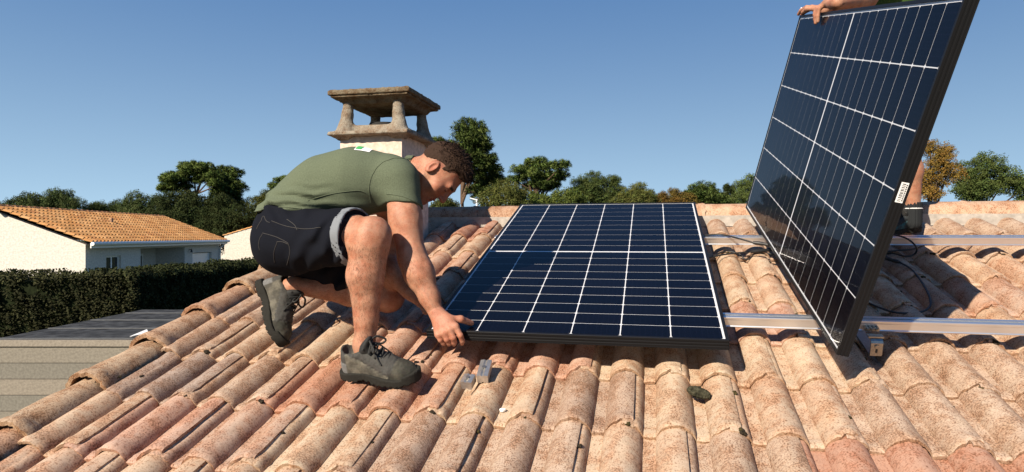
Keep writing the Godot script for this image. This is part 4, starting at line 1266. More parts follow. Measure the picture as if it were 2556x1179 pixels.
	for l in lines:
		var pts := []
		for q in l: pts.append(spot(q[0], q[1], 2.2))
		var path := []
		for p in smooth_path(pts, 6):
			var hp := sf.hit(eye + (p - eye) * 0.93, eye + (p - eye) * 1.25)
			path.append(sf.drape(hp, 0.0008) - root.position)
		tube(seams, path, [0.0014], 5)
	part(done(seams), "seam", M.shirt, shirt)
	# collar: a ribbed band round the neck
	var cf := Field.new(nape - Vector3.ONE * 0.14, nape + Vector3.ONE * 0.14, 0.006)
	var ca := (nape.lerp(head.origin, 1.0) - nape).normalized()
	cf.cone(nape - ca * 0.03, 0.084, nape + ca * 0.045, 0.073, 0.0)
	cf.cone(nape - ca * 0.06, 0.078, nape + ca * 0.09, 0.067, 0.002, 1)
	cf.cut(nape + ca * 0.034 - r * 0.006, (ca + Vector3.UP * 0.1).normalized())
	cf.cut(nape - ca * 0.012, -ca)
	cf.rough(func(p: Vector3) -> float: return n.get_noise_3dv(p * 2.0) * 0.003)
	var co := blank()
	cf.surface(co)
	part(net(co, root.position), "collar", M.shirt, shirt)
	# printed badge high on the back
	for bdg in [[909, 946, M.white, 0.0022, "badge"], [911, 924, M.green_print, 0.0034, "badge_field"]]:
		var st := begin()
		var rows := []
		for i in 7:
			var row := []
			for j in 6:
				var c := spot(lerpf(bdg[0], bdg[1], i / 6.0), 386, 2.51) + fwd * lerpf(0.165, 0.09, j / 5.0)
				if bdg[4] == "badge_field": c = spot(lerpf(bdg[0], bdg[1], i / 6.0), 386, 2.51) + fwd * lerpf(0.155, 0.10, j / 5.0)
				row.append(sf.drape(c, bdg[3]) - root.position)
			rows.append(row)
		for i in 6:
			for j in 5: quad(st, rows[i][j], rows[i + 1][j], rows[i + 1][j + 1], rows[i][j + 1], 0)
		part(done(st), bdg[4], bdg[2], shirt)

	# ---- denim shorts
	var df := Field.new(spot(615, 720, 2.85).min(spot(615, 720, 2.1)) - Vector3.ONE * 0.03, Vector3(spot(960, 600, 2.5).x, spot(700, 500, 2.6).y, spot(900, 600, 2.05).z) + Vector3(0.05, 0.04, 0.05), 0.0085)
	var hem := hipR.lerp(kneeR, 0.845)
	var hdir := (kneeR - hipR).normalized()
	var hemL := hipL.lerp(kneeL, 0.80)
	var hdirL := (kneeL - hipL).normalized()
	df.cone(hipR + Vector3(0, -0.002, 0), 0.128, hem, 0.097, 0.06)
	df.cone(hipL + Vector3(0, -0.002, 0), 0.128, hemL, 0.092, 0.06)
	df.cone(hipR, 0.126, hipL, 0.126, 0.06)
	for s in [-1, 1]: df.cone(t0 + wide.call(0.075 * s) - Vector3(0, 0.03, 0), 0.116, t0 + wide.call(0.07 * s), 0.110, 0.05)
	var hn := (hdir + r * 0.35).normalized()
	df.custom(func(p: Vector3) -> float: return (p - hem).dot(hn) if (p - hem).length() < 0.2 else -1.0, 2, 0.003)
	df.custom(func(p: Vector3) -> float: return (p - hemL).dot(hdirL) if (p - hemL).length() < 0.16 and (p - hemL).dot(fwd) < 0.09 else -1.0, 2, 0.003)
	df.rough(func(p: Vector3) -> float:
		var q := p - hipR
		var a := q.dot(r); var y := q.y
		var g := n.get_noise_3dv(p * 1.3) * 0.006
		var folds := sin((a * 0.75 - y * 0.75) * 75.0 + 4.0 * n.get_noise_3dv(p * 0.7))
		g -= 0.0105 * (0.3 + folds) * smoothstep(0.02, 0.10, a) * (0.45 + 0.75 * n.get_noise_3dv(p * 0.9 + Vector3(9, 2, 1)))
		g += 0.004 * sin((a + y) * 90.0) * smoothstep(0.02, 0.07, y) * smoothstep(0.12, 0.0, absf(a))
		return g)
	var dof := blank()
	df.surface(dof, func(p: Vector3) -> Color: return Color.WHITE * (1.0 + 0.5 * maxf(0.0, n.get_noise_3dv(p * 1.1)) + 0.15 * n.get_noise_3dv(p * 4.0)))
	var shorts := part(net(dof, root.position), "shorts", M.denim, root)
	var cuff := Field.new(hem - Vector3.ONE * 0.17, hem + Vector3.ONE * 0.17, 0.007)
	cuff.cone(hem - hdir * 0.10, 0.110, hem + hdir * 0.06, 0.100, 0.0)
	cuff.cone(hem - hdir * 0.14, 0.100, hem + hdir * 0.12, 0.088, 0.003, 1)
	cuff.cut(hem + hn * 0.004, hn, 0.006)
	cuff.cut(hem - hn * 0.038, -hn, 0.006)
	cuff.rough(func(p: Vector3) -> float: return n.get_noise_3dv(p * 2.2) * 0.004)
	var cu := blank()
	cuff.surface(cu)
	part(net(cu, root.position), "cuff", M.denim_pale, shorts)
	var stitches := begin()
	var sl := [[[655, 582], [690, 592], [720, 607]], [[692, 605], [684, 630], [685, 655]], [[720, 607], [724, 630], [716, 662]], [[692, 604], [705, 604], [721, 610]], [[678, 552], [710, 564], [760, 572], [800, 568]], [[640, 572], [650, 555], [658, 540], [665, 552], [674, 556]], [[716, 548], [735, 562], [742, 575]], [[655, 584], [646, 605], [648, 625]]]
	for l in sl:
		var pts := []
		for q in l: pts.append(spot(q[0], q[1], 2.2))
		var path := []
		for p in smooth_path(pts, 6):
			var hp := df.hit(eye + (p - eye) * 0.9, eye + (p - eye) * 1.35)
			path.append(df.drape(hp, 0.0006) - root.position)
		tube(stitches, path, [0.0012], 5)
	part(done(stitches), "stitching", M.thread, shorts)

	# ---- shoes
	var greys := [Color(0.070, 0.068, 0.064), Color(0.080, 0.076, 0.065), Color(0.17, 0.157, 0.127), Color(0.045, 0.044, 0.037), Color(0.17, 0.17, 0.17)]
	var hb := roof.basis * Basis(Vector3.UP, -0.07)
	make_shoe(root, Transform3D(hb * Basis.from_scale(Vector3(1.0, 1.1, 1.05)), rp(-0.786, -1.025, -0.112)), "dusty grey right safety shoe, planted flat", 501, greys)
	make_shoe(root, Transform3D(Basis(sx, sy * 1.16, sx.cross(sy) * 1.08), heel - sx * 0.02 - sy * 0.012), "black left safety shoe, standing on its toe", 502, greys)
	# white fleck on the toe cap
	var fl := begin()
	for k in 8:
		var a := TAU * k / 8; var b := TAU * (k + 1) / 8
		tri(fl, Vector3(0, 0.0025, 0), Vector3(cos(b) * 0.006, 0, sin(b) * 0.008), Vector3(cos(a) * 0.006, 0, sin(a) * 0.008))
	var toe_xf := Transform3D(hb, rp(-0.786, -1.025, -0.112))
	part(done(fl), "white_chip", M.white, root, toe_xf * Transform3D(Basis(Vector3.BACK, -0.55) * Basis(Vector3.RIGHT, 0.4), Vector3(0.258, 0.0595, 0.012)), true)

func make_worker_standing() -> void:
	var base := rp(1.52, 0.74, -0.13)
	var root := thing("person", "person standing behind the upright panel in green shirt, arms over its top edge", "person", base, "workers on the roof")
	var mole := noise(231, 1.0, 3)
	var n := noise(233, 7.0, 3)
	var r := side(); var fwd := -ahead()
	var skin := func(p: Vector3) -> Color: return SKIN * (1.0 + 0.22 * mole.get_noise_3dv(p * 25.0) + 0.18 * mole.get_noise_3dv(p * 110.0))
	var ankL := spot(2278, 522, 3.25); var ankR := spot(2206, 514, 3.52)
	var kneeL := spot(2264, 372, 3.20); var kneeR := spot(2205, 360, 3.47)
	var hipL := spot(2290, 150, 3.20); var hipR := spot(2270, 150, 3.40)
	var t1 := spot(2258, 75, 3.26); var t2 := spot(2222, -5, 3.18); var t3 := spot(2205, -85, 3.12)
	var shL := spot(2205, -95, 2.94); var shR := spot(2192, -92, 3.32)
	var elL := spot(2165, -6, 2.86); var elR := spot(2150, 22, 3.36)
	var P := func(a: float, b: float, c: float) -> Vector3: return lift * Vector3(a, c, -b)
	var wrL: Vector3 = P.call(0.556, 0.33, -0.020); var wrR: Vector3 = P.call(0.545, 0.66, -0.055)
	var f := Field.new(spot(2100, 600, 3.7).min(spot(2100, 600, 2.75)) - Vector3(0.3, 0.05, 0.1), spot(2400, -140, 2.8).max(spot(2400, -140, 3.6)) + Vector3(0.1, 0.12, 0.25), 0.016)
	for s in [-1, 1]:
		f.cone(hipL.lerp(hipR, 0.5) + fwd * 0.06 * s, 0.10, t1 + fwd * 0.06 * s, 0.095, 0.05)
		f.cone(t1 + fwd * 0.06 * s, 0.095, t2 + fwd * 0.075 * s, 0.105, 0.05)
		f.cone(t2 + fwd * 0.075 * s, 0.105, t3 + fwd * 0.09 * s, 0.085, 0.05)
	for a in [[hipL, kneeL, ankL], [hipR, kneeR, ankR]]:
		f.cone(a[0], 0.090, a[1], 0.055, 0.04)
		f.cone(a[1], 0.052, a[1].lerp(a[2], 0.35) + r * 0.010, 0.053, 0.03)
		f.cone(a[1].lerp(a[2], 0.35) + r * 0.010, 0.053, a[2], 0.036, 0.03)
		f.cone(a[2], 0.036, a[2] - Vector3(0, 0.06, 0), 0.034, 0.02)
	for a in [[shL, elL, wrL], [shR, elR, wrR]]:
		f.cone(a[0], 0.060, a[1], 0.043, 0.03)
		f.cone(a[1], 0.043, a[1].lerp(a[2], 0.3), 0.046, 0.03)
		f.cone(a[1].lerp(a[2], 0.3), 0.046, a[2], 0.029, 0.03)
	var hy := (Vector3.UP * 0.93 - r * 0.36).normalized()
	var hz := (-r * 0.9 - Vector3.UP * 0.42).normalized()
	hz = (hz - hy * hz.dot(hy)).normalized()
	var head := Transform3D(Basis(hy.cross(hz), hy, hz), spot(2180, -205, 3.10))
	f.cone(t3, 0.07, head * Vector3(0, -0.05, -0.03), 0.058, 0.04)
	var out := blank()
	f.surface(out, skin)
	var hf := Field.new(head.origin - Vector3.ONE * 0.155, head.origin + Vector3.ONE * 0.15, 0.008)
	head_field(hf, head)
	hf.cone(t3.lerp(head.origin, 0.3), 0.06, head * Vector3(0, -0.03, -0.028), 0.058, 0.02)
	hf.surface(out, head_paint(head, mole))
	# near hand: hangs over the glass
	var L4 := [[P.call(0.556, 0.425, 0.002), P.call(0.530, 0.440, 0.020), P.call(0.500, 0.438, 0.018), P.call(0.478, 0.436, 0.012)],
		[P.call(0.560, 0.450, 0.000), P.call(0.532, 0.462, 0.020), P.call(0.500, 0.462, 0.020), P.call(0.472, 0.460, 0.013)],
		[P.call(0.558, 0.474, -0.004), P.call(0.536, 0.486, 0.018), P.call(0.508, 0.487, 0.020), P.call(0.486, 0.486, 0.014)],
		[P.call(0.552, 0.494, -0.008), P.call(0.540, 0.508, 0.012), P.call(0.520, 0.510, 0.018), P.call(0.502, 0.510, 0.013)]]
	hand(out, wrL, elL.lerp(wrL, 0.88), L4, [P.call(0.548, 0.385, -0.012), P.call(0.540, 0.410, -0.042), P.call(0.522, 0.428, -0.050)], skin, 0.95)
	# far hand: reaches along the edge to the corner, a white stick between its fingertips
	var R4 := [[P.call(0.556, 0.755, -0.020), P.call(0.556, 0.800, -0.004), P.call(0.540, 0.835, 0.010), P.call(0.522, 0.856, 0.012)],
		[P.call(0.550, 0.755, -0.042), P.call(0.552, 0.808, -0.030), P.call(0.540, 0.848, -0.018), P.call(0.524, 0.876, -0.008)],
		[P.call(0.540, 0.750, -0.060), P.call(0.540, 0.802, -0.060), P.call(0.524, 0.836, -0.056), P.call(0.508, 0.855, -0.048)],
		[P.call(0.530, 0.742, -0.072), P.call(0.526, 0.782, -0.078), P.call(0.512, 0.806, -0.074), P.call(0.498, 0.820, -0.064)]]
	hand(out, wrR, elR.lerp(wrR, 0.88), R4, [P.call(0.548, 0.700, -0.024), P.call(0.545, 0.735, 0.006), P.call(0.528, 0.762, 0.014)], skin, 0.95)
	part(net(out, root.position), "body", M.skin, root)
	hair(root, head, 402)
	var sf := Field.new(spot(2120, 180, 3.7).min(spot(2120, 180, 2.8)) - Vector3.ONE * 0.06, spot(2360, -160, 2.8).max(spot(2360, -160, 3.6)) + Vector3.ONE * 0.05, 0.014)
	for s in [-1, 1]:
		sf.cone(hipL.lerp(hipR, 0.5) + Vector3(0, 0.02, 0) + fwd * 0.065 * s, 0.120, t1 + fwd * 0.065 * s, 0.117, 0.05)
		sf.cone(t1 + fwd * 0.065 * s, 0.117, t2 + fwd * 0.08 * s, 0.120, 0.05)
		sf.cone(t2 + fwd * 0.08 * s, 0.120, t3 + fwd * 0.10 * s, 0.095, 0.05)
	sf.cone(t3, 0.09, t3.lerp(head.origin, 0.35), 0.068, 0.04)
	for a in [[shL, elL], [shR, elR]]: sf.cone(a[0], 0.074, a[0].lerp(a[1], 0.6), 0.066, 0.04)
	for a in [[shL, elL], [shR, elR]]:
		var stop: Vector3 = a[0].lerp(a[1], 0.55)
		var dirn: Vector3 = (a[1] - a[0]).normalized()
		sf.custom(func(p: Vector3) -> float: return (p - stop).dot(dirn) if (p - stop - dirn * 0.05).length() < 0.10 else -1.0, 2, 0.003)
	sf.cut(hipL.lerp(hipR, 0.5) + Vector3(0, -0.02, 0), Vector3.DOWN)
	sf.cut(t3.lerp(head.origin, 0.38), (head.origin - t3).normalized())
	sf.rough(func(p: Vector3) -> float: return n.get_noise_3dv(p) * 0.009)
	var so := blank()
	sf.surface(so, func(p: Vector3) -> Color: return Color.WHITE * (1.0 + 0.12 * n.get_noise_3dv(p * 0.7)))
	part(net(so, root.position), "shirt", M.shirt_light, root)
	var df := Field.new(spot(2120, 420, 3.75).min(spot(2120, 420, 2.9)) - Vector3.ONE * 0.03, spot(2370, 90, 2.9).max(spot(2370, 90, 3.6)) + Vector3.ONE * 0.05, 0.015)
	for a in [[hipL, kneeL], [hipR, kneeR]]: df.cone(a[0], 0.112, a[0].lerp(a[1], 0.8), 0.088, 0.05)
	df.cone(hipL, 0.114, hipR, 0.114, 0.05)
	for s in [-1, 1]: df.cone(hipL.lerp(hipR, 0.5) + fwd * 0.06 * s, 0.112, t1 + fwd * 0.06 * s, 0.10, 0.04)
	df.cut(kneeL.lerp(hipL, 0.22), Vector3.DOWN)
	df.rough(func(p: Vector3) -> float: return n.get_noise_3dv(p * 1.4) * 0.008)
	var dof := blank()
	df.surface(dof)
	part(net(dof, root.position), "shorts", M.denim, root)
	for a in [[ankL, "sock"], [ankR, "sock"]]:
		var at: Vector3 = a[0]
		var kf := Field.new(at - Vector3(0.07, 0.13, 0.07), at + Vector3(0.07, 0.08, 0.07), 0.006)
		kf.cone(at + Vector3(0, 0.045, 0), 0.045, at - Vector3(0, 0.07, 0), 0.043, 0.0)
		kf.cut(at + Vector3(0, 0.035, 0), Vector3.UP)
		kf.rough(func(p: Vector3) -> float: return 0.002 * sin(atan2(p.z - at.z, p.x - at.x) * 26.0))
		var ko := blank()
		kf.surface(ko)
		var sock := part(net(ko, root.position), "sock", M.sock, root)
		var band := Field.new(at - Vector3(0.07, 0.04, 0.07), at + Vector3(0.07, 0.04, 0.07), 0.006)
		band.cone(at + Vector3(0, 0.03, 0), 0.0475, at - Vector3(0, 0.03, 0), 0.0465, 0.0)
		band.cut(at + Vector3(0, 0.006, 0), Vector3.UP)
		band.cut(at + Vector3(0, -0.003, 0), Vector3.DOWN)
		var bo := blank()
		band.surface(bo)
		part(net(bo, root.position), "stripe", M.white, sock)
	var teal := [Color(0.045, 0.05, 0.055), Color(0.05, 0.055, 0.06), Color(0.05, 0.20, 0.22), Color(0.03, 0.10, 0.11), Color(0.05, 0.25, 0.27)]
	for a in [ankL, ankR]:
		var x := (roof.basis * Vector3(-0.93, 0, 0.35)).normalized()
		var b := Basis(x, roof.basis.y, x.cross(roof.basis.y))
		var p := roof.affine_inverse() * (a as Vector3)
		p.y = -0.118
		make_shoe(root, Transform3D(b, roof * p - x * 0.055), "", 510, teal)
	# the stick in the far hand
	var st := begin()
	var tip: Vector3 = P.call(0.556, 0.905, -0.004)
	var rr := thing("marker_stick", "short white stick held between the standing worker's fingertips at the panel's corner", "stick", tip)
	tube(st, [Vector3.ZERO, (P.call(0.532, 0.846, 0.002) as Vector3) - tip], [0.0042, 0.0048], 8)
	part(done(st), "stick", M.white, rr)

# ---------------------------------------------------------------- neighbouring houses, hedges, shed
# a rolled tile roof slope: origin at the eave, x along it, z up the slope (unit vectors in b), one mesh of many rolls
func tile_slope(at: Vector3, b: Basis, length: float, run: float, s: int, dark := 1.0) -> ArrayMesh:
	var st := begin()
	var r := RandomNumberGenerator.new(); r.seed = s
	var pitch := 0.25
	var row := 0.36
	var nx := int(length / pitch)
	var nr := int(ceil(run / row))
	for j in nr:
		var z0 := j * row
		var z1 := minf(run, z0 + row + 0.03)
		for i in nx:
			var tone := Color(0.50, 0.235, 0.085).lerp(Color(0.58, 0.33, 0.15), r.randf()) * r.randf_range(0.72, 1.15) * dark
			if r.randf() < 0.1: tone = Color(0.40, 0.19, 0.08) * dark
			st.set_color(tone)
			var prev := Vector2.ZERO
			for k in 6:
				var t := k / 5.0
				var p := Vector2(i * pitch + t * pitch, 0.085 * pow(maxf(0.0, sin(PI * clampf(t * 1.35, 0.0, 1.0))), 0.8))
				if k > 0:
					var a := at + b * Vector3(prev.x, prev.y + 0.04, z0); var c := at + b * Vector3(p.x, p.y + 0.04, z0)
					var d := at + b * Vector3(p.x, p.y, z1); var e := at + b * Vector3(prev.x, prev.y, z1)
					quad(st, a, c, d, e, 1)
					quad(st, a - b * Vector3(0, 0.045, 0), c - b * Vector3(0, 0.045, 0), c, a, 2)
				prev = p
	return done(st)

func wall_box(st: SurfaceTool, o: Vector3, e: Vector3, inn: Vector3, s0: float, s1: float, y0: float, y1: float, d0: float, d1: float) -> void:
	var b := Basis(e, Vector3.UP, e.cross(Vector3.UP))
	var sgn := 1.0 if b.z.dot(inn) > 0 else -1.0
	box(st, o + e * (s0 + s1) * 0.5 + Vector3.UP * (y0 + y1) * 0.5 + inn * (d0 + d1) * 0.5, Vector3(s1 - s0, y1 - y0, absf(d1 - d0)), Basis(b.x, b.y, b.z * sgn) if sgn > 0 else b)

func make_neighbours() -> void:
	# ---- the long house on the left
	var e := (ahead() - side() * 0.056).normalized()
	var inn := (Vector3.UP.cross(e)).normalized()
	if inn.dot(side()) > 0: inn = -inn
	var near := spot(240, 607, 25.0)
	var o := Vector3(near.x, 0, near.z) + inn * 0.42
	var eave := near.y
	var h := thing("bungalow", "white bungalow with an orange tiled roof beyond the dark hedge", "house", o)
	var st := begin()
	# front wall in pieces round its openings: window, porch, garage
	var cuts := [[0.0, 1.4, 0.0, 9.0], [2.5, 4.1, 0.0, 9.0], [8.5, 9.4, 0.0, 9.0], [11.9, 13.0, 0.0, 9.0], [1.4, 2.5, 2.36, 9.0], [1.4, 2.5, 0.0, 1.05], [9.4, 11.9, 2.28, 9.0], [4.1, 8.5, 2.62, 9.0]]
	for c in cuts: wall_box(st, o, e, inn, c[0], c[1], c[2], minf(c[3], eave - 0.06), 0.0, 0.25)
	wall_box(st, o, e, inn, 4.1, 8.5, 0, eave - 0.06, 1.5, 1.7)
	wall_box(st, o, e, inn, 4.0, 4.1, 0, eave - 0.06, 0.25, 1.7)
	wall_box(st, o, e, inn, 8.5, 8.6, 0, eave - 0.06, 0.25, 1.7)
	var half := 3.75
	var rise := 1.42
	for s in [0.0, 12.75]:
		wall_box(st, o, e, inn, s, s + 0.25, 0, eave - 0.06, 0.25, 2 * half - 0.6)
		var g0: Vector3 = o + e * s + Vector3.UP * (eave - 0.06)
		for q in [0.0, 0.25]:
			var a: Vector3 = g0 + e * q; var b: Vector3 = a + inn * (2 * half - 0.6); var c: Vector3 = a + inn * (half - 0.3) + Vector3.UP * (rise - 0.12)
			if q == 0.0: tri(st, a, b, c)
			else: tri(st, a, c, b)
	wall_box(st, o, e, inn, 0.0, 13.0, 0, eave - 0.06, 2 * half - 0.85, 2 * half - 0.6)
	part(done(st), "wall", M.white_wall, h, Transform3D.IDENTITY, true)
	var slope_dir := (inn * half + Vector3.UP * rise).normalized()
	var sl := sqrt(half * half + rise * rise)
	var nrm := slope_dir.cross(e).normalized()
	if nrm.y < 0: nrm = -nrm
	var rb := Basis(e, nrm, slope_dir)
	var start := near - e * 0.35
	part(tile_slope(start, rb, 13.6, sl, 71), "roof", M.far_tile, h, Transform3D.IDENTITY, true)
	var far_at := start + inn * 2 * half
	var sd2 := (-inn * half + Vector3.UP * rise).normalized()
	var n2 := nrm - inn * nrm.dot(inn) * 2.0
	part(tile_slope(far_at + e * 13.6, Basis(-e, n2, sd2), 13.6, sl, 72), "rear_roof", M.far_tile, h, Transform3D.IDENTITY, true)
	var rt := begin()
	var ridge_at := start + slope_dir * sl
	for k in 34:
		rt.set_color(Color(0.46, 0.24, 0.13) * (0.8 + 0.3 * fmod(k * 0.37, 1.0)))
		tube(rt, [ridge_at + e * (k * 0.4), ridge_at + e * (k * 0.4 + 0.41)], [0.12, 0.10], 8)
	part(done(rt), "ridge", M.far_tile, h, Transform3D.IDENTITY, true)
	var rv := begin()
	tube(rv, [start + slope_dir * sl * 0.60 + e * 5.4, start + slope_dir * sl * 0.60 + e * 5.4 + Vector3.UP * 0.28], [0.09, 0.07], 8)
	part(done(rv), "vent_tile", M.verge[1], h, Transform3D.IDENTITY, true)
	var gu := begin()
	tube(gu, [near - e * 0.35 - Vector3.UP * 0.03 - inn * 0.05, near + e * 13.25 - Vector3.UP * 0.03 - inn * 0.05], [0.08], 8)
	wall_box(gu, o, e, inn, -0.3, 13.2, eave - 0.2, eave - 0.02, -0.40, -0.36)
	part(done(gu), "gutter", M.pvc, h, Transform3D.IDENTITY, true)
	var dp := begin()
	tube(dp, [near + e * 13.1 - Vector3.UP * 0.08, o + e * 12.95 + Vector3.UP * (eave - 0.45) - inn * 0.06, o + e * 12.95 - inn * 0.06], [0.05], 8)
	part(done(dp), "downpipe", M.pvc, h, Transform3D.IDENTITY, true)
	window_at(h, o, e, inn, 1.4, 2.5, 1.05, 2.36, 0.10, true)
	window_at(h, o, e, inn, 4.25, 5.15, 0.95, 2.2, 1.42, false)
	var door := begin()
	wall_box(door, o, e, inn, 6.0, 6.95, 0.02, 2.2, 1.43, 1.5)
	var dm := part(done(door), "door", M.dark_metal, h, Transform3D.IDENTITY, true)
	var dg := begin()
	wall_box(dg, o, e, inn, 6.2, 6.75, 0.9, 2.0, 1.40, 1.43)
	part(done(dg), "pane", M.window_glass, dm, Transform3D.IDENTITY, true)
	var dfm := begin()
	for q in [[5.9, 6.0, 0.0, 2.3], [6.95, 7.05, 0.0, 2.3], [6.0, 6.95, 2.2, 2.3]]: wall_box(dfm, o, e, inn, q[0], q[1], q[2], q[3], 1.40, 1.5)
	part(done(dfm), "frame", M.pvc, dm, Transform3D.IDENTITY, true)
	var gd := begin()
	for k in 4: wall_box(gd, o, e, inn, 9.42, 11.88, 0.02 + k * 0.56, 0.56 + k * 0.56, 0.13, 0.17)
	part(done(gd), "garage_door", M.pvc, h, Transform3D.IDENTITY, true)
	var lm := begin()
	tube(lm, [o + e * 8.95 - inn * 0.01 + Vector3.UP * 2.45, o + e * 8.95 - inn * 0.14 + Vector3.UP * 2.5, o + e * 8.95 - inn * 0.16 + Vector3.UP * 2.32], [0.02, 0.03, 0.07], 8)
	part(done(lm), "wall_lamp", M.dark_metal, h, Transform3D.IDENTITY, true)

	# ---- white gable house behind it
	var gx := side()
	var gz := ahead()
	var d := 47.0
	var c0 := spot(752, 640, d); c0.y = 0
	var gh := thing("gable_house", "house showing a plain cream gable wall in full sun behind the kneeling worker's back", "house", c0)
	var ge := spot(566, 589, d).y
	var gw := 5.75
	var grise := gw * 0.295
	var gs := begin()
	var front := [Vector2(-gw, 0), Vector2(gw, 0), Vector2(gw, ge), Vector2(0, ge + grise), Vector2(-gw, ge)]
	extrude(gs, front, -9.0, 0.0, Transform3D(Basis(gx, Vector3.UP, gx.cross(Vector3.UP)), c0))
	part(done(gs), "wall", M.wall_plain, gh, Transform3D.IDENTITY, true)
	for s in [-1, 1]:
		var up: Vector3 = (gx * -s * gw + Vector3.UP * grise).normalized()
		var ed: Vector3 = gz * -s
		var st0: Vector3 = c0 + gx * s * (gw + 0.10) + Vector3.UP * (ge - 0.02) + (gz * 9.1 if s > 0 else gz * -0.06)
		var nn: Vector3 = up.cross(ed)
		if nn.y < 0: nn = -nn
		part(tile_slope(st0, Basis(gz * -1.0 if s > 0 else gz, nn, up), 9.2, Vector2(gw + 0.1, grise).length() + 0.02, 81 + s), "roof", M.far_tile, gh, Transform3D.IDENTITY, true)

	# ---- a further house, only its roof and a strip of wall in view
	var c1 := spot(590, 640, 75.0); c1.y = 0
	var fh := thing("distant_house", "distant pale house with an orange roof glimpsed between the trees and the gable", "house", c1)
	var fs := begin()
	box(fs, c1 + Vector3.UP * 1.85, Vector3(5.0, 3.7, 6.0), Basis(gx, Vector3.UP, gx.cross(Vector3.UP)))
	part(done(fs), "wall", M.white_wall, fh, Transform3D.IDENTITY, true)
	var fu := (gz * 3.2 + Vector3.UP * 0.95).normalized()
	var fn := gx.cross(fu)
	if fn.y < 0: fn = -fn
	part(tile_slope(c1 - gx * 2.7 - gz * 3.3 + Vector3.UP * 3.65, Basis(gx, fn, fu), 5.4, 3.4, 91), "roof", M.far_tile, fh, Transform3D.IDENTITY, true)
	var fu2 := (-gz * 3.2 + Vector3.UP * 0.95).normalized()
	var fn2 := gx.cross(fu2)
	if fn2.y < 0: fn2 = -fn2
	part(tile_slope(c1 + gx * 2.7 + gz * 3.3 + Vector3.UP * 3.65, Basis(-gx, fn2, fu2), 5.4, 3.4, 92), "rear_roof", M.far_tile, fh, Transform3D.IDENTITY, true)

	# ---- hedges
	var hb := spot(338, 680, 12.0)
	var hd := spot(670, 650, 17.6)
	hedge("dark clipped hedge running away beside the bungalow, its sunlit top just in view", Vector3(hb.x, 0, hb.z), Vector3(hd.x, 0, hd.z) + (hd - hb).normalized() * Vector3(1, 0, 1) * 3.0, 1.1, 2.52, 601)
	var hl := spot(-60, 690, 11.6)
	hedge("browner hedge facing the roof at the left, joined to the dark one", Vector3(hb.x, 0, hb.z), Vector3(hl.x, 0, hl.z), -1.0, 2.47, 602)

	# ---- shed with a flat felt roof
	var s0 := spot(-40, 846, 5.5); var s1 := spot(372, 848, 5.5)
	var top := s0.y
	var sx := (Vector3(s1.x, 0, s1.z) - Vector3(s0.x, 0, s0.z)).normalized()
	var sz := Vector3.UP.cross(sx).normalized()
	if sz.dot(ahead()) < 0: sz = -sz
	var w := Vector2(s1.x - s0.x, s1.z - s0.z).length()
	var mid := (s0 + s1) * 0.5; mid.y = 0
	var sh := thing("garden_shed", "grey timber garden shed with a flat black felt roof below the hedge", "shed", mid)
	var sb := Basis(sx, Vector3.UP, sx.cross(Vector3.UP))
	var deep := 2.35
	var rfm := begin()
	box(rfm, mid + Vector3.UP * (top - 0.05) + sz * deep * 0.5, Vector3(w, 0.06, deep), sb, 0.004)
	part(done(rfm), "roof", M.felt, sh, Transform3D.IDENTITY, true)
	for k in 4:
		var sm := begin()
		var zz := 0.12 + k * 0.62
		box(sm, mid + Vector3.UP * (top - 0.017) + sz * zz, Vector3(w - 0.04, 0.008, 0.030), sb)
		part(done(sm), "felt_seam", M.felt_seam, sh, Transform3D.IDENTITY, true)
	var fa := begin()
	box(fa, mid + Vector3.UP * (top - 0.035) - sz * 0.02, Vector3(w + 0.04, 0.055, 0.03), sb, 0.004)
	part(done(fa), "fascia_board", M.planks[2], sh, Transform3D.IDENTITY, true)
	var core := begin()
	box(core, mid + Vector3.UP * (top - 0.08) * 0.5 + sz * deep * 0.5, Vector3(w - 0.06, top - 0.08, deep - 0.06), sb)
	part(done(core), "wall", M.wood_dark, sh, Transform3D.IDENTITY, true)
	var y := top - 0.07
	var k2 := 0
	var pr := RandomNumberGenerator.new(); pr.seed = 4
	while y > 0.1:
		var x := -w * 0.5
		while x < w * 0.5 - 0.05:
			var l := minf(pr.randf_range(1.3, 2.6), w * 0.5 - x)
			part(box_mesh(Vector3(l - 0.004, 0.134, 0.022), 0.003), "plank", M.planks[pr.randi() % 3], sh, Transform3D(sb * Basis(Vector3.RIGHT, 0.06), mid + sx * (x + l * 0.5) + Vector3.UP * (y - 0.07) - sz * 0.005), true)
			x += l
		y -= 0.14
		k2 += 1
	var sheet := begin()
	var sp := [spot(322, 843, 5.6), spot(352, 846, 5.6), spot(372, 838, 5.75), spot(366, 834, 5.9)]
	var plast := thing("plastic_sheet", "scrap of white plastic sheet on the shed roof's front edge", "sheet", Vector3(sp[0].x, top - 0.02, sp[0].z))
	for q in sp.size(): sp[q] = Vector3(sp[q].x, top + 0.004 + 0.02 * (q % 2), sp[q].z) - plast.position
	quad(sheet, sp[0], sp[1], sp[2], sp[3])
	quad(sheet, sp[0] - Vector3.UP * 0.006, sp[3] - Vector3.UP * 0.006, sp[2] - Vector3.UP * 0.006, sp[1] - Vector3.UP * 0.006)
	part(done(sheet), "sheet", M.white, plast)
	# mast with a small vane beyond the ridge
	var mp := spot(1190, 500, 30.0)
	var mt := thing("aerial_mast", "thin white mast with short arms just beyond the ridge", "mast", Vector3(mp.x, 0, mp.z))
	var ms := begin()
	tube(ms, [Vector3.ZERO, Vector3(0, mp.y + 0.05, 0)], [0.045], 8)
	part(done(ms), "pole", M.pvc, mt)
	var ma := begin()
	tube(ma, [side() * -0.34 + Vector3(0, mp.y + 0.10, 0), Vector3(0, mp.y, 0), side() * 0.06 + Vector3(0, mp.y - 0.03, 0)], [0.03, 0.05, 0.02], 6)
	part(done(ma), "arm", M.pvc, mt)
	var mv := begin()
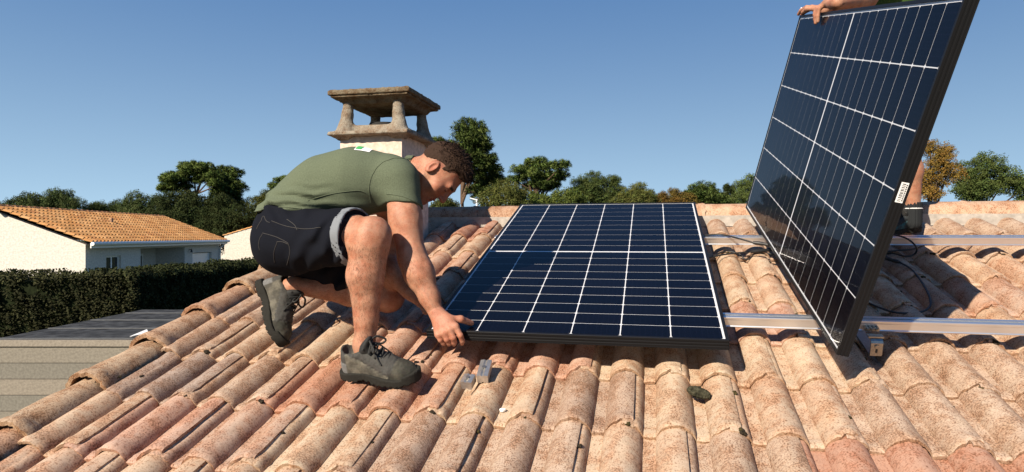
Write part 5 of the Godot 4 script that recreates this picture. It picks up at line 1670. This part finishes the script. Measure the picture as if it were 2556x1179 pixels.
	tube(mv, [side() * -0.16 + Vector3(0, mp.y - 0.15, 0), Vector3(0, mp.y - 0.10, 0), side() * 0.10 + Vector3(0, mp.y + 0.12, 0)], [0.03, 0.05, 0.02], 6)
	part(done(mv), "vane", M.dark_metal, mt)

func window_at(h: Node3D, o: Vector3, e: Vector3, inn: Vector3, s0: float, s1: float, y0: float, y1: float, d: float, sill: bool) -> void:
	var fr := begin()
	for q in [[s0, s0 + 0.07, y0, y1], [s1 - 0.07, s1, y0, y1], [s0 + 0.07, s1 - 0.07, y0, y0 + 0.07], [s0 + 0.07, s1 - 0.07, y1 - 0.07, y1], [(s0 + s1) * 0.5 - 0.04, (s0 + s1) * 0.5 + 0.04, y0 + 0.07, y1 - 0.07]]: wall_box(fr, o, e, inn, q[0], q[1], q[2], q[3], d, d + 0.06)
	var w := Node3D.new(); w.name = "window"; h.add_child(w, true)
	part(done(fr), "frame", M.pvc, w, Transform3D.IDENTITY, true)
	for k in 2:
		var g := begin()
		var a := s0 + 0.07 if k == 0 else (s0 + s1) * 0.5 + 0.04
		var b := (s0 + s1) * 0.5 - 0.04 if k == 0 else s1 - 0.07
		wall_box(g, o, e, inn, a, b, y0 + 0.07, y1 - 0.07, d + 0.025, d + 0.035)
		part(done(g), "pane", M.window_glass, w, Transform3D.IDENTITY, true)
	if sill:
		var si := begin()
		wall_box(si, o, e, inn, s0 - 0.08, s1 + 0.08, y0 - 0.06, y0, -0.05, 0.08)
		part(done(si), "sill", M.concrete, w, Transform3D.IDENTITY, true)

# ---------------------------------------------------------------- leaves
func leaf_clump(s: int, count: int, size: float, spread: float, flat: float) -> ArrayMesh:
	var st := begin()
	var r := RandomNumberGenerator.new(); r.seed = s
	for k in count:
		var p := Vector3(r.randfn(), r.randfn() * flat, r.randfn()) * spread * 0.5
		if p.length() > spread: p = p.normalized() * spread * r.randf_range(0.5, 1.0)
		var a := Vector3(r.randfn(), r.randfn(), r.randfn()).normalized()
		var up := (p.normalized() * 0.8 + Vector3(0, 0.5, 0) + Vector3(r.randfn(), r.randfn(), r.randfn()) * 0.5).normalized()
		var b := up.cross(a).normalized() * size * r.randf_range(0.7, 1.3)
		a = b.cross(up).normalized() * size * r.randf_range(0.5, 0.9)
		var g := r.randf_range(0.75, 1.25)
		st.set_color(Color(g, g, g * 0.95))
		st.set_normal(up)
		for q in [p - b * 0.5, p + b * 0.5, p + a * 0.45, p - b * 0.5, p - a * 0.45, p + b * 0.5]: st.add_vertex(q)
	return st.commit()

func needle_clump(s: int, count: int, size: float, spread: float) -> ArrayMesh:
	var st := begin()
	var r := RandomNumberGenerator.new(); r.seed = s
	for k in count:
		var d := Vector3(r.randfn(), r.randfn() * 0.8 + 0.45, r.randfn()).normalized()
		var p := d * spread * r.randf_range(0.15, 0.6)
		var w := d.cross(Vector3(r.randfn(), r.randfn(), r.randfn())).normalized() * size * 0.11
		var g := r.randf_range(0.75, 1.25)
		st.set_color(Color(g, g, g))
		st.set_normal((d + Vector3(0, 0.3, 0)).normalized())
		for q in [p - w, p + w, p + d * size]: st.add_vertex(q)
	return st.commit()

func scatter(called: String, mesh: ArrayMesh, places: Array, parent: Node3D) -> void:
	var mm := MultiMesh.new()
	mm.transform_format = MultiMesh.TRANSFORM_3D; mm.use_colors = true
	mm.mesh = mesh; mm.instance_count = places.size()
	for k in places.size():
		mm.set_instance_transform(k, places[k][0]); mm.set_instance_color(k, places[k][1])
	var o := MultiMeshInstance3D.new(); o.name = called; o.multimesh = mm; o.material_override = M.leaf
	parent.add_child(o, true)
	o.set_meta("kind", "stuff")

func hedge(label: String, a: Vector3, b: Vector3, thick: float, tall: float, s: int) -> void:
	var t := thing("hedge", label, "hedge", (a + b) * 0.5, "clipped hedges")
	var x := (b - a).normalized()
	var z := x.cross(Vector3.UP).normalized()
	if z.dot(ahead()) < 0: z = -z
	if absf(z.dot(ahead())) < 0.5 and z.dot(side()) > 0: z = -z
	var l := (b - a).length()
	thick = absf(thick)
	var st := begin()
	box(st, x * 0.0 + Vector3.UP * (tall * 0.5 - 0.06) + z * thick * 0.5, Vector3(l - 0.16, tall - 0.12, thick - 0.16), Basis(x, Vector3.UP, x.cross(Vector3.UP)))
	part(done(st), "stems", M.hedge_core, t)
	var r := RandomNumberGenerator.new(); r.seed = s
	var n := noise(s, 0.9, 3)
	var places := []
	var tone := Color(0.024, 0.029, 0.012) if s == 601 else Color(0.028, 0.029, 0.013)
	for k in int(l * tall * 70):
		var p := x * r.randf_range(-l * 0.5, l * 0.5) + Vector3.UP * r.randf_range(0.05, tall - 0.05)
		places.append([Transform3D(Basis(Vector3.UP, r.randf() * TAU), p + z * (0.03 + 0.12 * n.get_noise_3dv(p))), tone * r.randf_range(0.6, 1.3)])
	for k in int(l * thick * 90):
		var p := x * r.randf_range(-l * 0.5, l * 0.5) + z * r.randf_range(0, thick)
		places.append([Transform3D(Basis(Vector3.UP, r.randf() * TAU), p + Vector3.UP * (tall - 0.07 + 0.10 * n.get_noise_3dv(p))), tone * r.randf_range(1.0, 2.2)])  # top leaves tinted lighter than the faces: sunlit top put into the colour
	for k in int(thick * tall * 140):
		for sg in [-1, 1]: places.append([Transform3D(Basis(Vector3.UP, r.randf() * TAU), x * sg * (l * 0.5 - 0.05) + z * r.randf_range(0, thick) + Vector3.UP * r.randf_range(0.05, tall)), tone * r.randf_range(0.6, 1.3)])
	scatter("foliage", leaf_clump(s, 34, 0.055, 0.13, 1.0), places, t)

# lumps: [u, v, radius in picture pixels, flatness]; the trunk stands under the middle
func tree(called: String, label: String, kind: String, d: float, trunk_u: float, fork_v: float, lumps: Array, tone: Color, s: int, group: String) -> void:
	var foot := spot(trunk_u, 640, d); foot.y = 0
	var t := thing(called, label, "tree", foot, group)
	var r := RandomNumberGenerator.new(); r.seed = s
	var m := d / FOCAL
	var fork := spot(trunk_u + r.randf_range(-4, 4), fork_v, d) - foot
	var st := begin()
	var lean := Vector3(r.randfn(), 0, r.randfn()) * 0.12
	tube(st, smooth_path([Vector3.ZERO, fork * 0.35 + lean, fork * 0.7 - lean * 0.5, fork], 5), radii_down(16, maxf(0.16, fork.y * 0.024), maxf(0.09, fork.y * 0.012)), 9)
	part(done(st), "trunk", M.bark_pine if kind == "pine" else M.bark, t)
	var limbs := begin()
	var places := []
	var n := noise(s, 0.5, 2)
	if kind != "pine":                                         # the skirt of the crown, down to shrub height
		var left := 1e6
		var right := -1e6
		for q in lumps:
			left = minf(left, q[0] - q[2] * 0.4); right = maxf(right, q[0] + q[2] * 0.4)
		lumps = lumps.duplicate()
		for k in 7: lumps.append([lerpf(left, right, (k % 4 + 0.5 * (k / 4)) / 3.5), 555.0 + 42.0 * (k / 4) + r.randf_range(-10, 10), clampf((right - left) * 0.22, 16.0, 34.0), 1.0])
	for q in lumps:
		var c: Vector3 = spot(q[0], q[1], d) - foot + ahead() * r.randf_range(-0.8, 0.8) * q[2] * m * 0.8
		var rad: float = q[2] * m
		var flat: float = q[3]
		tube(limbs, smooth_path([fork * r.randf_range(0.82, 1.0), fork.lerp(c, 0.5) - Vector3.UP * rad * 0.2, c], 4), radii_down(9, 0.10, 0.03), 6)
		var count := int(clampf(rad * rad * (170.0 if kind == "pine" else 130.0), 60, 900))
		for k in count:
			var dir := Vector3(r.randfn(), r.randfn(), r.randfn()).normalized()
			var depth := pow(r.randf(), 0.45)
			var wob := 1.0 + 0.35 * n.get_noise_3dv((c + dir * rad) * 2.2)
			var p: Vector3 = c + dir * Vector3(rad, rad * flat, rad) * depth * wob
			if kind == "pine" and dir.y < -0.2 and r.randf() < 0.6: continue
			var g := r.randf_range(0.65, 1.35)
			var sc := clampf(rad * 0.55, 0.55, 1.25) * r.randf_range(0.7, 1.25)
			places.append([Transform3D(Basis.from_euler(Vector3(r.randf_range(-0.4, 0.4), r.randf() * TAU, r.randf_range(-0.4, 0.4))).scaled(Vector3.ONE * sc), p), Color(tone.r * g * r.randf_range(0.9, 1.15), tone.g * g, tone.b * g)])
	part(done(limbs), "limbs", M.bark_pine if kind == "pine" else M.bark, t)
	scatter("crown", M.needles if kind == "pine" else M.leaves, places, t)

func radii_down(count: int, a: float, b: float) -> Array:
	var out := []
	for k in count: out.append(lerpf(a, b, float(k) / (count - 1)))
	return out

func make_trees() -> void:
	M.needles = needle_clump(41, 46, 0.30, 0.42)
	M.leaves = leaf_clump(43, 40, 0.16, 0.42, 0.9)
	var pine := Color(0.105, 0.150, 0.041)
	var dark := Color(0.048, 0.065, 0.023)
	var oak := Color(0.078, 0.108, 0.032)
	var olive := Color(0.096, 0.108, 0.030)
	var lime := Color(0.106, 0.140, 0.034)
	var rust := Color(0.166, 0.105, 0.026)
	var gl := "trees behind the bungalow"
	var gr := "trees beyond the ridge"
	# left of the kneeling worker
	tree("pine_tree", "umbrella pine with a bare forked trunk, tallest crown of the left group", "pine", 58, 490, 478, [[445, 452, 34, 0.55], [480, 425, 36, 0.6], [512, 424, 26, 0.7], [425, 470, 26, 0.5], [505, 448, 26, 0.6], [462, 468, 22, 0.5], [418, 452, 16, 0.6], [536, 440, 22, 0.6], [545, 462, 24, 0.6], [438, 442, 28, 0.5], [408, 472, 14, 0.6], [480, 448, 24, 0.5]], pine, 1, gl)
	tree("pine_tree", "dense dark pine just right of the umbrella pine over the bungalow", "pine", 60, 572, 500, [[560, 432, 26, 0.7], [588, 434, 22, 0.7], [565, 460, 34, 0.8], [596, 470, 26, 0.9], [570, 495, 38, 0.9], [600, 520, 28, 1.0], [545, 520, 30, 1.0], [580, 545, 30, 0.9]], pine * 0.85, 2, gl)
	tree("oak_tree", "broad dark oak under the umbrella pine at the end of the bungalow's roof", "oak", 50, 490, 560, [[440, 505, 38, 0.9], [480, 515, 40, 0.9], [520, 530, 36, 0.9], [455, 545, 40, 0.9], [500, 555, 38, 0.8], [425, 530, 26, 0.9], [548, 508, 34, 0.9], [565, 560, 40, 0.9], [605, 568, 36, 0.9], [530, 585, 40, 0.9], [415, 502, 28, 0.9], [402, 548, 30, 0.9], [614, 532, 28, 0.9], [470, 590, 40, 0.8]], dark * 0.75, 3, gl)
	tree("oak_tree", "round grey-green oak left of the umbrella pine", "oak", 56, 350, 545, [[345, 500, 24, 0.9], [370, 512, 26, 0.9], [322, 516, 24, 0.8], [352, 530, 34, 0.8], [395, 520, 26, 0.9], [388, 500, 18, 0.9]], dark * 1.35, 4, gl)
	tree("oak_tree", "low dark tree at the far left end of the bungalow's ridge", "oak", 62, 270, 545, [[250, 518, 22, 0.7], [285, 515, 22, 0.8], [265, 530, 30, 0.7], [232, 524, 20, 0.7], [305, 525, 20, 0.8]], dark * 1.2, 5, gl)
	tree("oak_tree", "wide oak standing left of the photo's edge behind the bungalow", "oak", 60, 130, 540, [[90, 510, 34, 0.8], [140, 500, 36, 0.8], [185, 515, 30, 0.8], [40, 520, 34, 0.8], [120, 530, 44, 0.7], [5, 528, 30, 0.8]], dark * 1.2, 6, gl)
	tree("oak_tree", "olive-coloured tree between the dark pine and the worker's back", "oak", 57, 650, 550, [[645, 505, 22, 0.9], [662, 490, 20, 0.9], [640, 535, 26, 0.9], [672, 520, 26, 1.0], [655, 560, 30, 0.8], [690, 545, 26, 0.9]], olive * 0.75, 7, gl)
	tree("pine_tree", "small flat-topped pine leaning over the worker's lower back", "pine", 62, 705, 500, [[700, 452, 18, 0.55], [716, 447, 14, 0.6], [682, 466, 16, 0.6], [708, 470, 18, 0.6], [690, 482, 18, 0.6]], pine, 8, gl)
	# right of the worker
	tree("pine_tree", "tall dense pine rising behind the kneeling worker's head", "pine", 44, 1150, 470, [[1165, 322, 34, 0.8], [1195, 330, 26, 0.9], [1150, 345, 24, 0.8], [1185, 362, 42, 0.8], [1170, 395, 44, 0.8], [1212, 372, 22, 0.7], [1228, 400, 18, 0.7], [1205, 410, 36, 0.9], [1235, 425, 20, 0.9], [1215, 450, 40, 0.9], [1245, 452, 18, 1.0], [1195, 480, 32, 0.8], [1230, 480, 24, 0.8], [1180, 440, 34, 0.9]], pine * 0.8, 11, gr)
	tree("pine_tree", "thin pale pine showing left of the tall one above the chimney's shoulder", "pine", 52, 1100, 470, [[1095, 358, 20, 0.7], [1120, 362, 18, 0.7], [1078, 372, 14, 0.7], [1105, 380, 20, 0.6]], pine * 1.1, 12, gr)
	tree("bush", "small olive bush between the worker's chin and the ridge", "oak", 40, 1108, 530, [[1108, 508, 20, 0.7], [1090, 516, 14, 0.8], [1128, 516, 14, 0.8]], olive * 0.7, 13, gr)
	tree("oak_tree", "yellow-green oak below the tall pine, left of the flat panel's corner", "oak", 40, 1255, 540, [[1228, 488, 30, 0.9], [1265, 470, 28, 0.9], [1290, 500, 30, 0.9], [1248, 515, 38, 0.8], [1215, 512, 26, 0.9], [1310, 515, 22, 0.9], [1275, 492, 34, 0.9], [1300, 485, 20, 0.9]], olive * 0.85, 14, gr)
	tree("pine_tree", "spreading umbrella pine with two bare stems above the flat panel's far edge", "pine", 50, 1338, 470, [[1335, 412, 30, 0.65], [1360, 418, 26, 0.7], [1398, 418, 26, 0.7], [1295, 428, 26, 0.6], [1325, 440, 34, 0.6], [1375, 445, 34, 0.6], [1402, 440, 20, 0.7], [1345, 462, 26, 0.5], [1285, 452, 22, 0.7]], pine * 1.2, 15, gr)
	tree("pine_tree", "slim second stem with a low thin crown right of the spreading pine's trunk", "pine", 51, 1352, 478, [[1385, 465, 18, 0.6], [1362, 470, 16, 0.6], [1318, 468, 14, 0.6]], pine, 16, gr)
	tree("oak_tree", "bright lime-green bush above the middle of the flat panel's far edge", "oak", 42, 1410, 540, [[1395, 492, 24, 0.8], [1425, 488, 22, 0.8], [1380, 505, 20, 0.8], [1448, 500, 20, 0.9], [1410, 510, 30, 0.7], [1362, 500, 20, 0.8], [1338, 510, 20, 0.7], [1330, 492, 14, 0.8]], lime * 0.8, 17, gr)
	tree("oak_tree", "airy rounded oak standing between the lime-green bush and the gap of sky", "oak", 52, 1475, 530, [[1450, 458, 26, 0.8], [1485, 448, 26, 0.8], [1515, 455, 22, 0.9], [1470, 480, 38, 0.8], [1520, 485, 28, 0.9], [1535, 452, 14, 0.9], [1500, 500, 34, 0.7], [1552, 500, 26, 0.8], [1540, 474, 20, 0.9], [1440, 495, 30, 0.8]], oak * 0.75, 18, gr)
	tree("oak_tree", "mid-green bushy tree right of the airy oak, with rusty foot", "oak", 48, 1590, 540, [[1575, 482, 24, 0.9], [1600, 474, 22, 0.9], [1618, 490, 20, 0.9], [1560, 500, 24, 0.8], [1598, 505, 32, 0.7], [1540, 508, 20, 0.8], [1628, 506, 22, 0.8], [1585, 492, 28, 0.9]], olive, 19, gr)
	tree("oak_tree", "low rust-tinged shrub in the dip of the tree line", "oak", 50, 1650, 540, [[1640, 498, 14, 0.8], [1655, 490, 10, 1.2], [1625, 506, 18, 0.7], [1668, 506, 16, 0.7], [1648, 508, 22, 0.7], [1690, 508, 20, 0.7]], rust * 0.7, 20, gr)
	tree("oak_tree", "reddish young tree on the left flank of the round pine", "oak", 54, 1690, 540, [[1682, 482, 16, 1.1], [1700, 495, 22, 0.9], [1722, 498, 20, 0.9], [1676, 504, 18, 0.8]], rust * 0.55 + olive * 0.3, 21, gr)
	tree("pine_tree", "round-headed pine right of the dip above the panel's right corner", "pine", 55, 1765, 505, [[1735, 482, 26, 0.75], [1768, 474, 26, 0.8], [1785, 486, 22, 0.8], [1752, 498, 32, 0.7], [1790, 505, 26, 0.8], [1718, 490, 18, 0.8], [1705, 505, 22, 0.8], [1770, 508, 34, 0.7], [1812, 510, 24, 0.7]], pine * 1.05, 22, gr)
	tree("cypress_tree", "pair of small pointed conifers between the round pine and the upright panel", "pine", 58, 1822, 515, [[1816, 474, 7, 2.4], [1827, 480, 8, 2.2], [1806, 492, 12, 1.3], [1830, 500, 14, 1.0], [1815, 505, 16, 0.9]], dark * 1.3, 23, gr)
	tree("oak_tree", "rounded green tree touching the upright panel's left edge", "oak", 52, 1862, 540, [[1858, 466, 24, 0.9], [1880, 455, 26, 0.9], [1846, 490, 24, 0.9], [1872, 492, 32, 0.9], [1895, 475, 30, 1.0]], oak, 24, gr)
	tree("oak_tree", "orange autumn tree right of the upright panel's frame", "oak", 42, 2325, 540, [[2318, 370, 26, 0.9], [2335, 410, 34, 0.9], [2310, 440, 26, 0.9], [2340, 460, 36, 0.9], [2316, 480, 26, 0.9], [2365, 430, 34, 0.9], [2355, 380, 24, 0.9]], rust * 1.2, 25, gr)
	tree("oak_tree", "green tree beyond the right end of the ridge", "oak", 50, 2440, 540, [[2420, 430, 34, 0.9], [2460, 415, 36, 0.9], [2500, 450, 40, 0.9], [2440, 470, 46, 0.8], [2545, 470, 40, 0.9]], oak * 0.9, 26, gr)
	tree("oak_tree", "plain green tree hidden mostly by the upright panel", "oak", 56, 2030, 540, [[1960, 480, 34, 0.9], [2020, 470, 40, 0.9], [2090, 480, 40, 0.9], [2160, 470, 40, 0.9], [2230, 470, 36, 0.9]], oak, 27, gr)
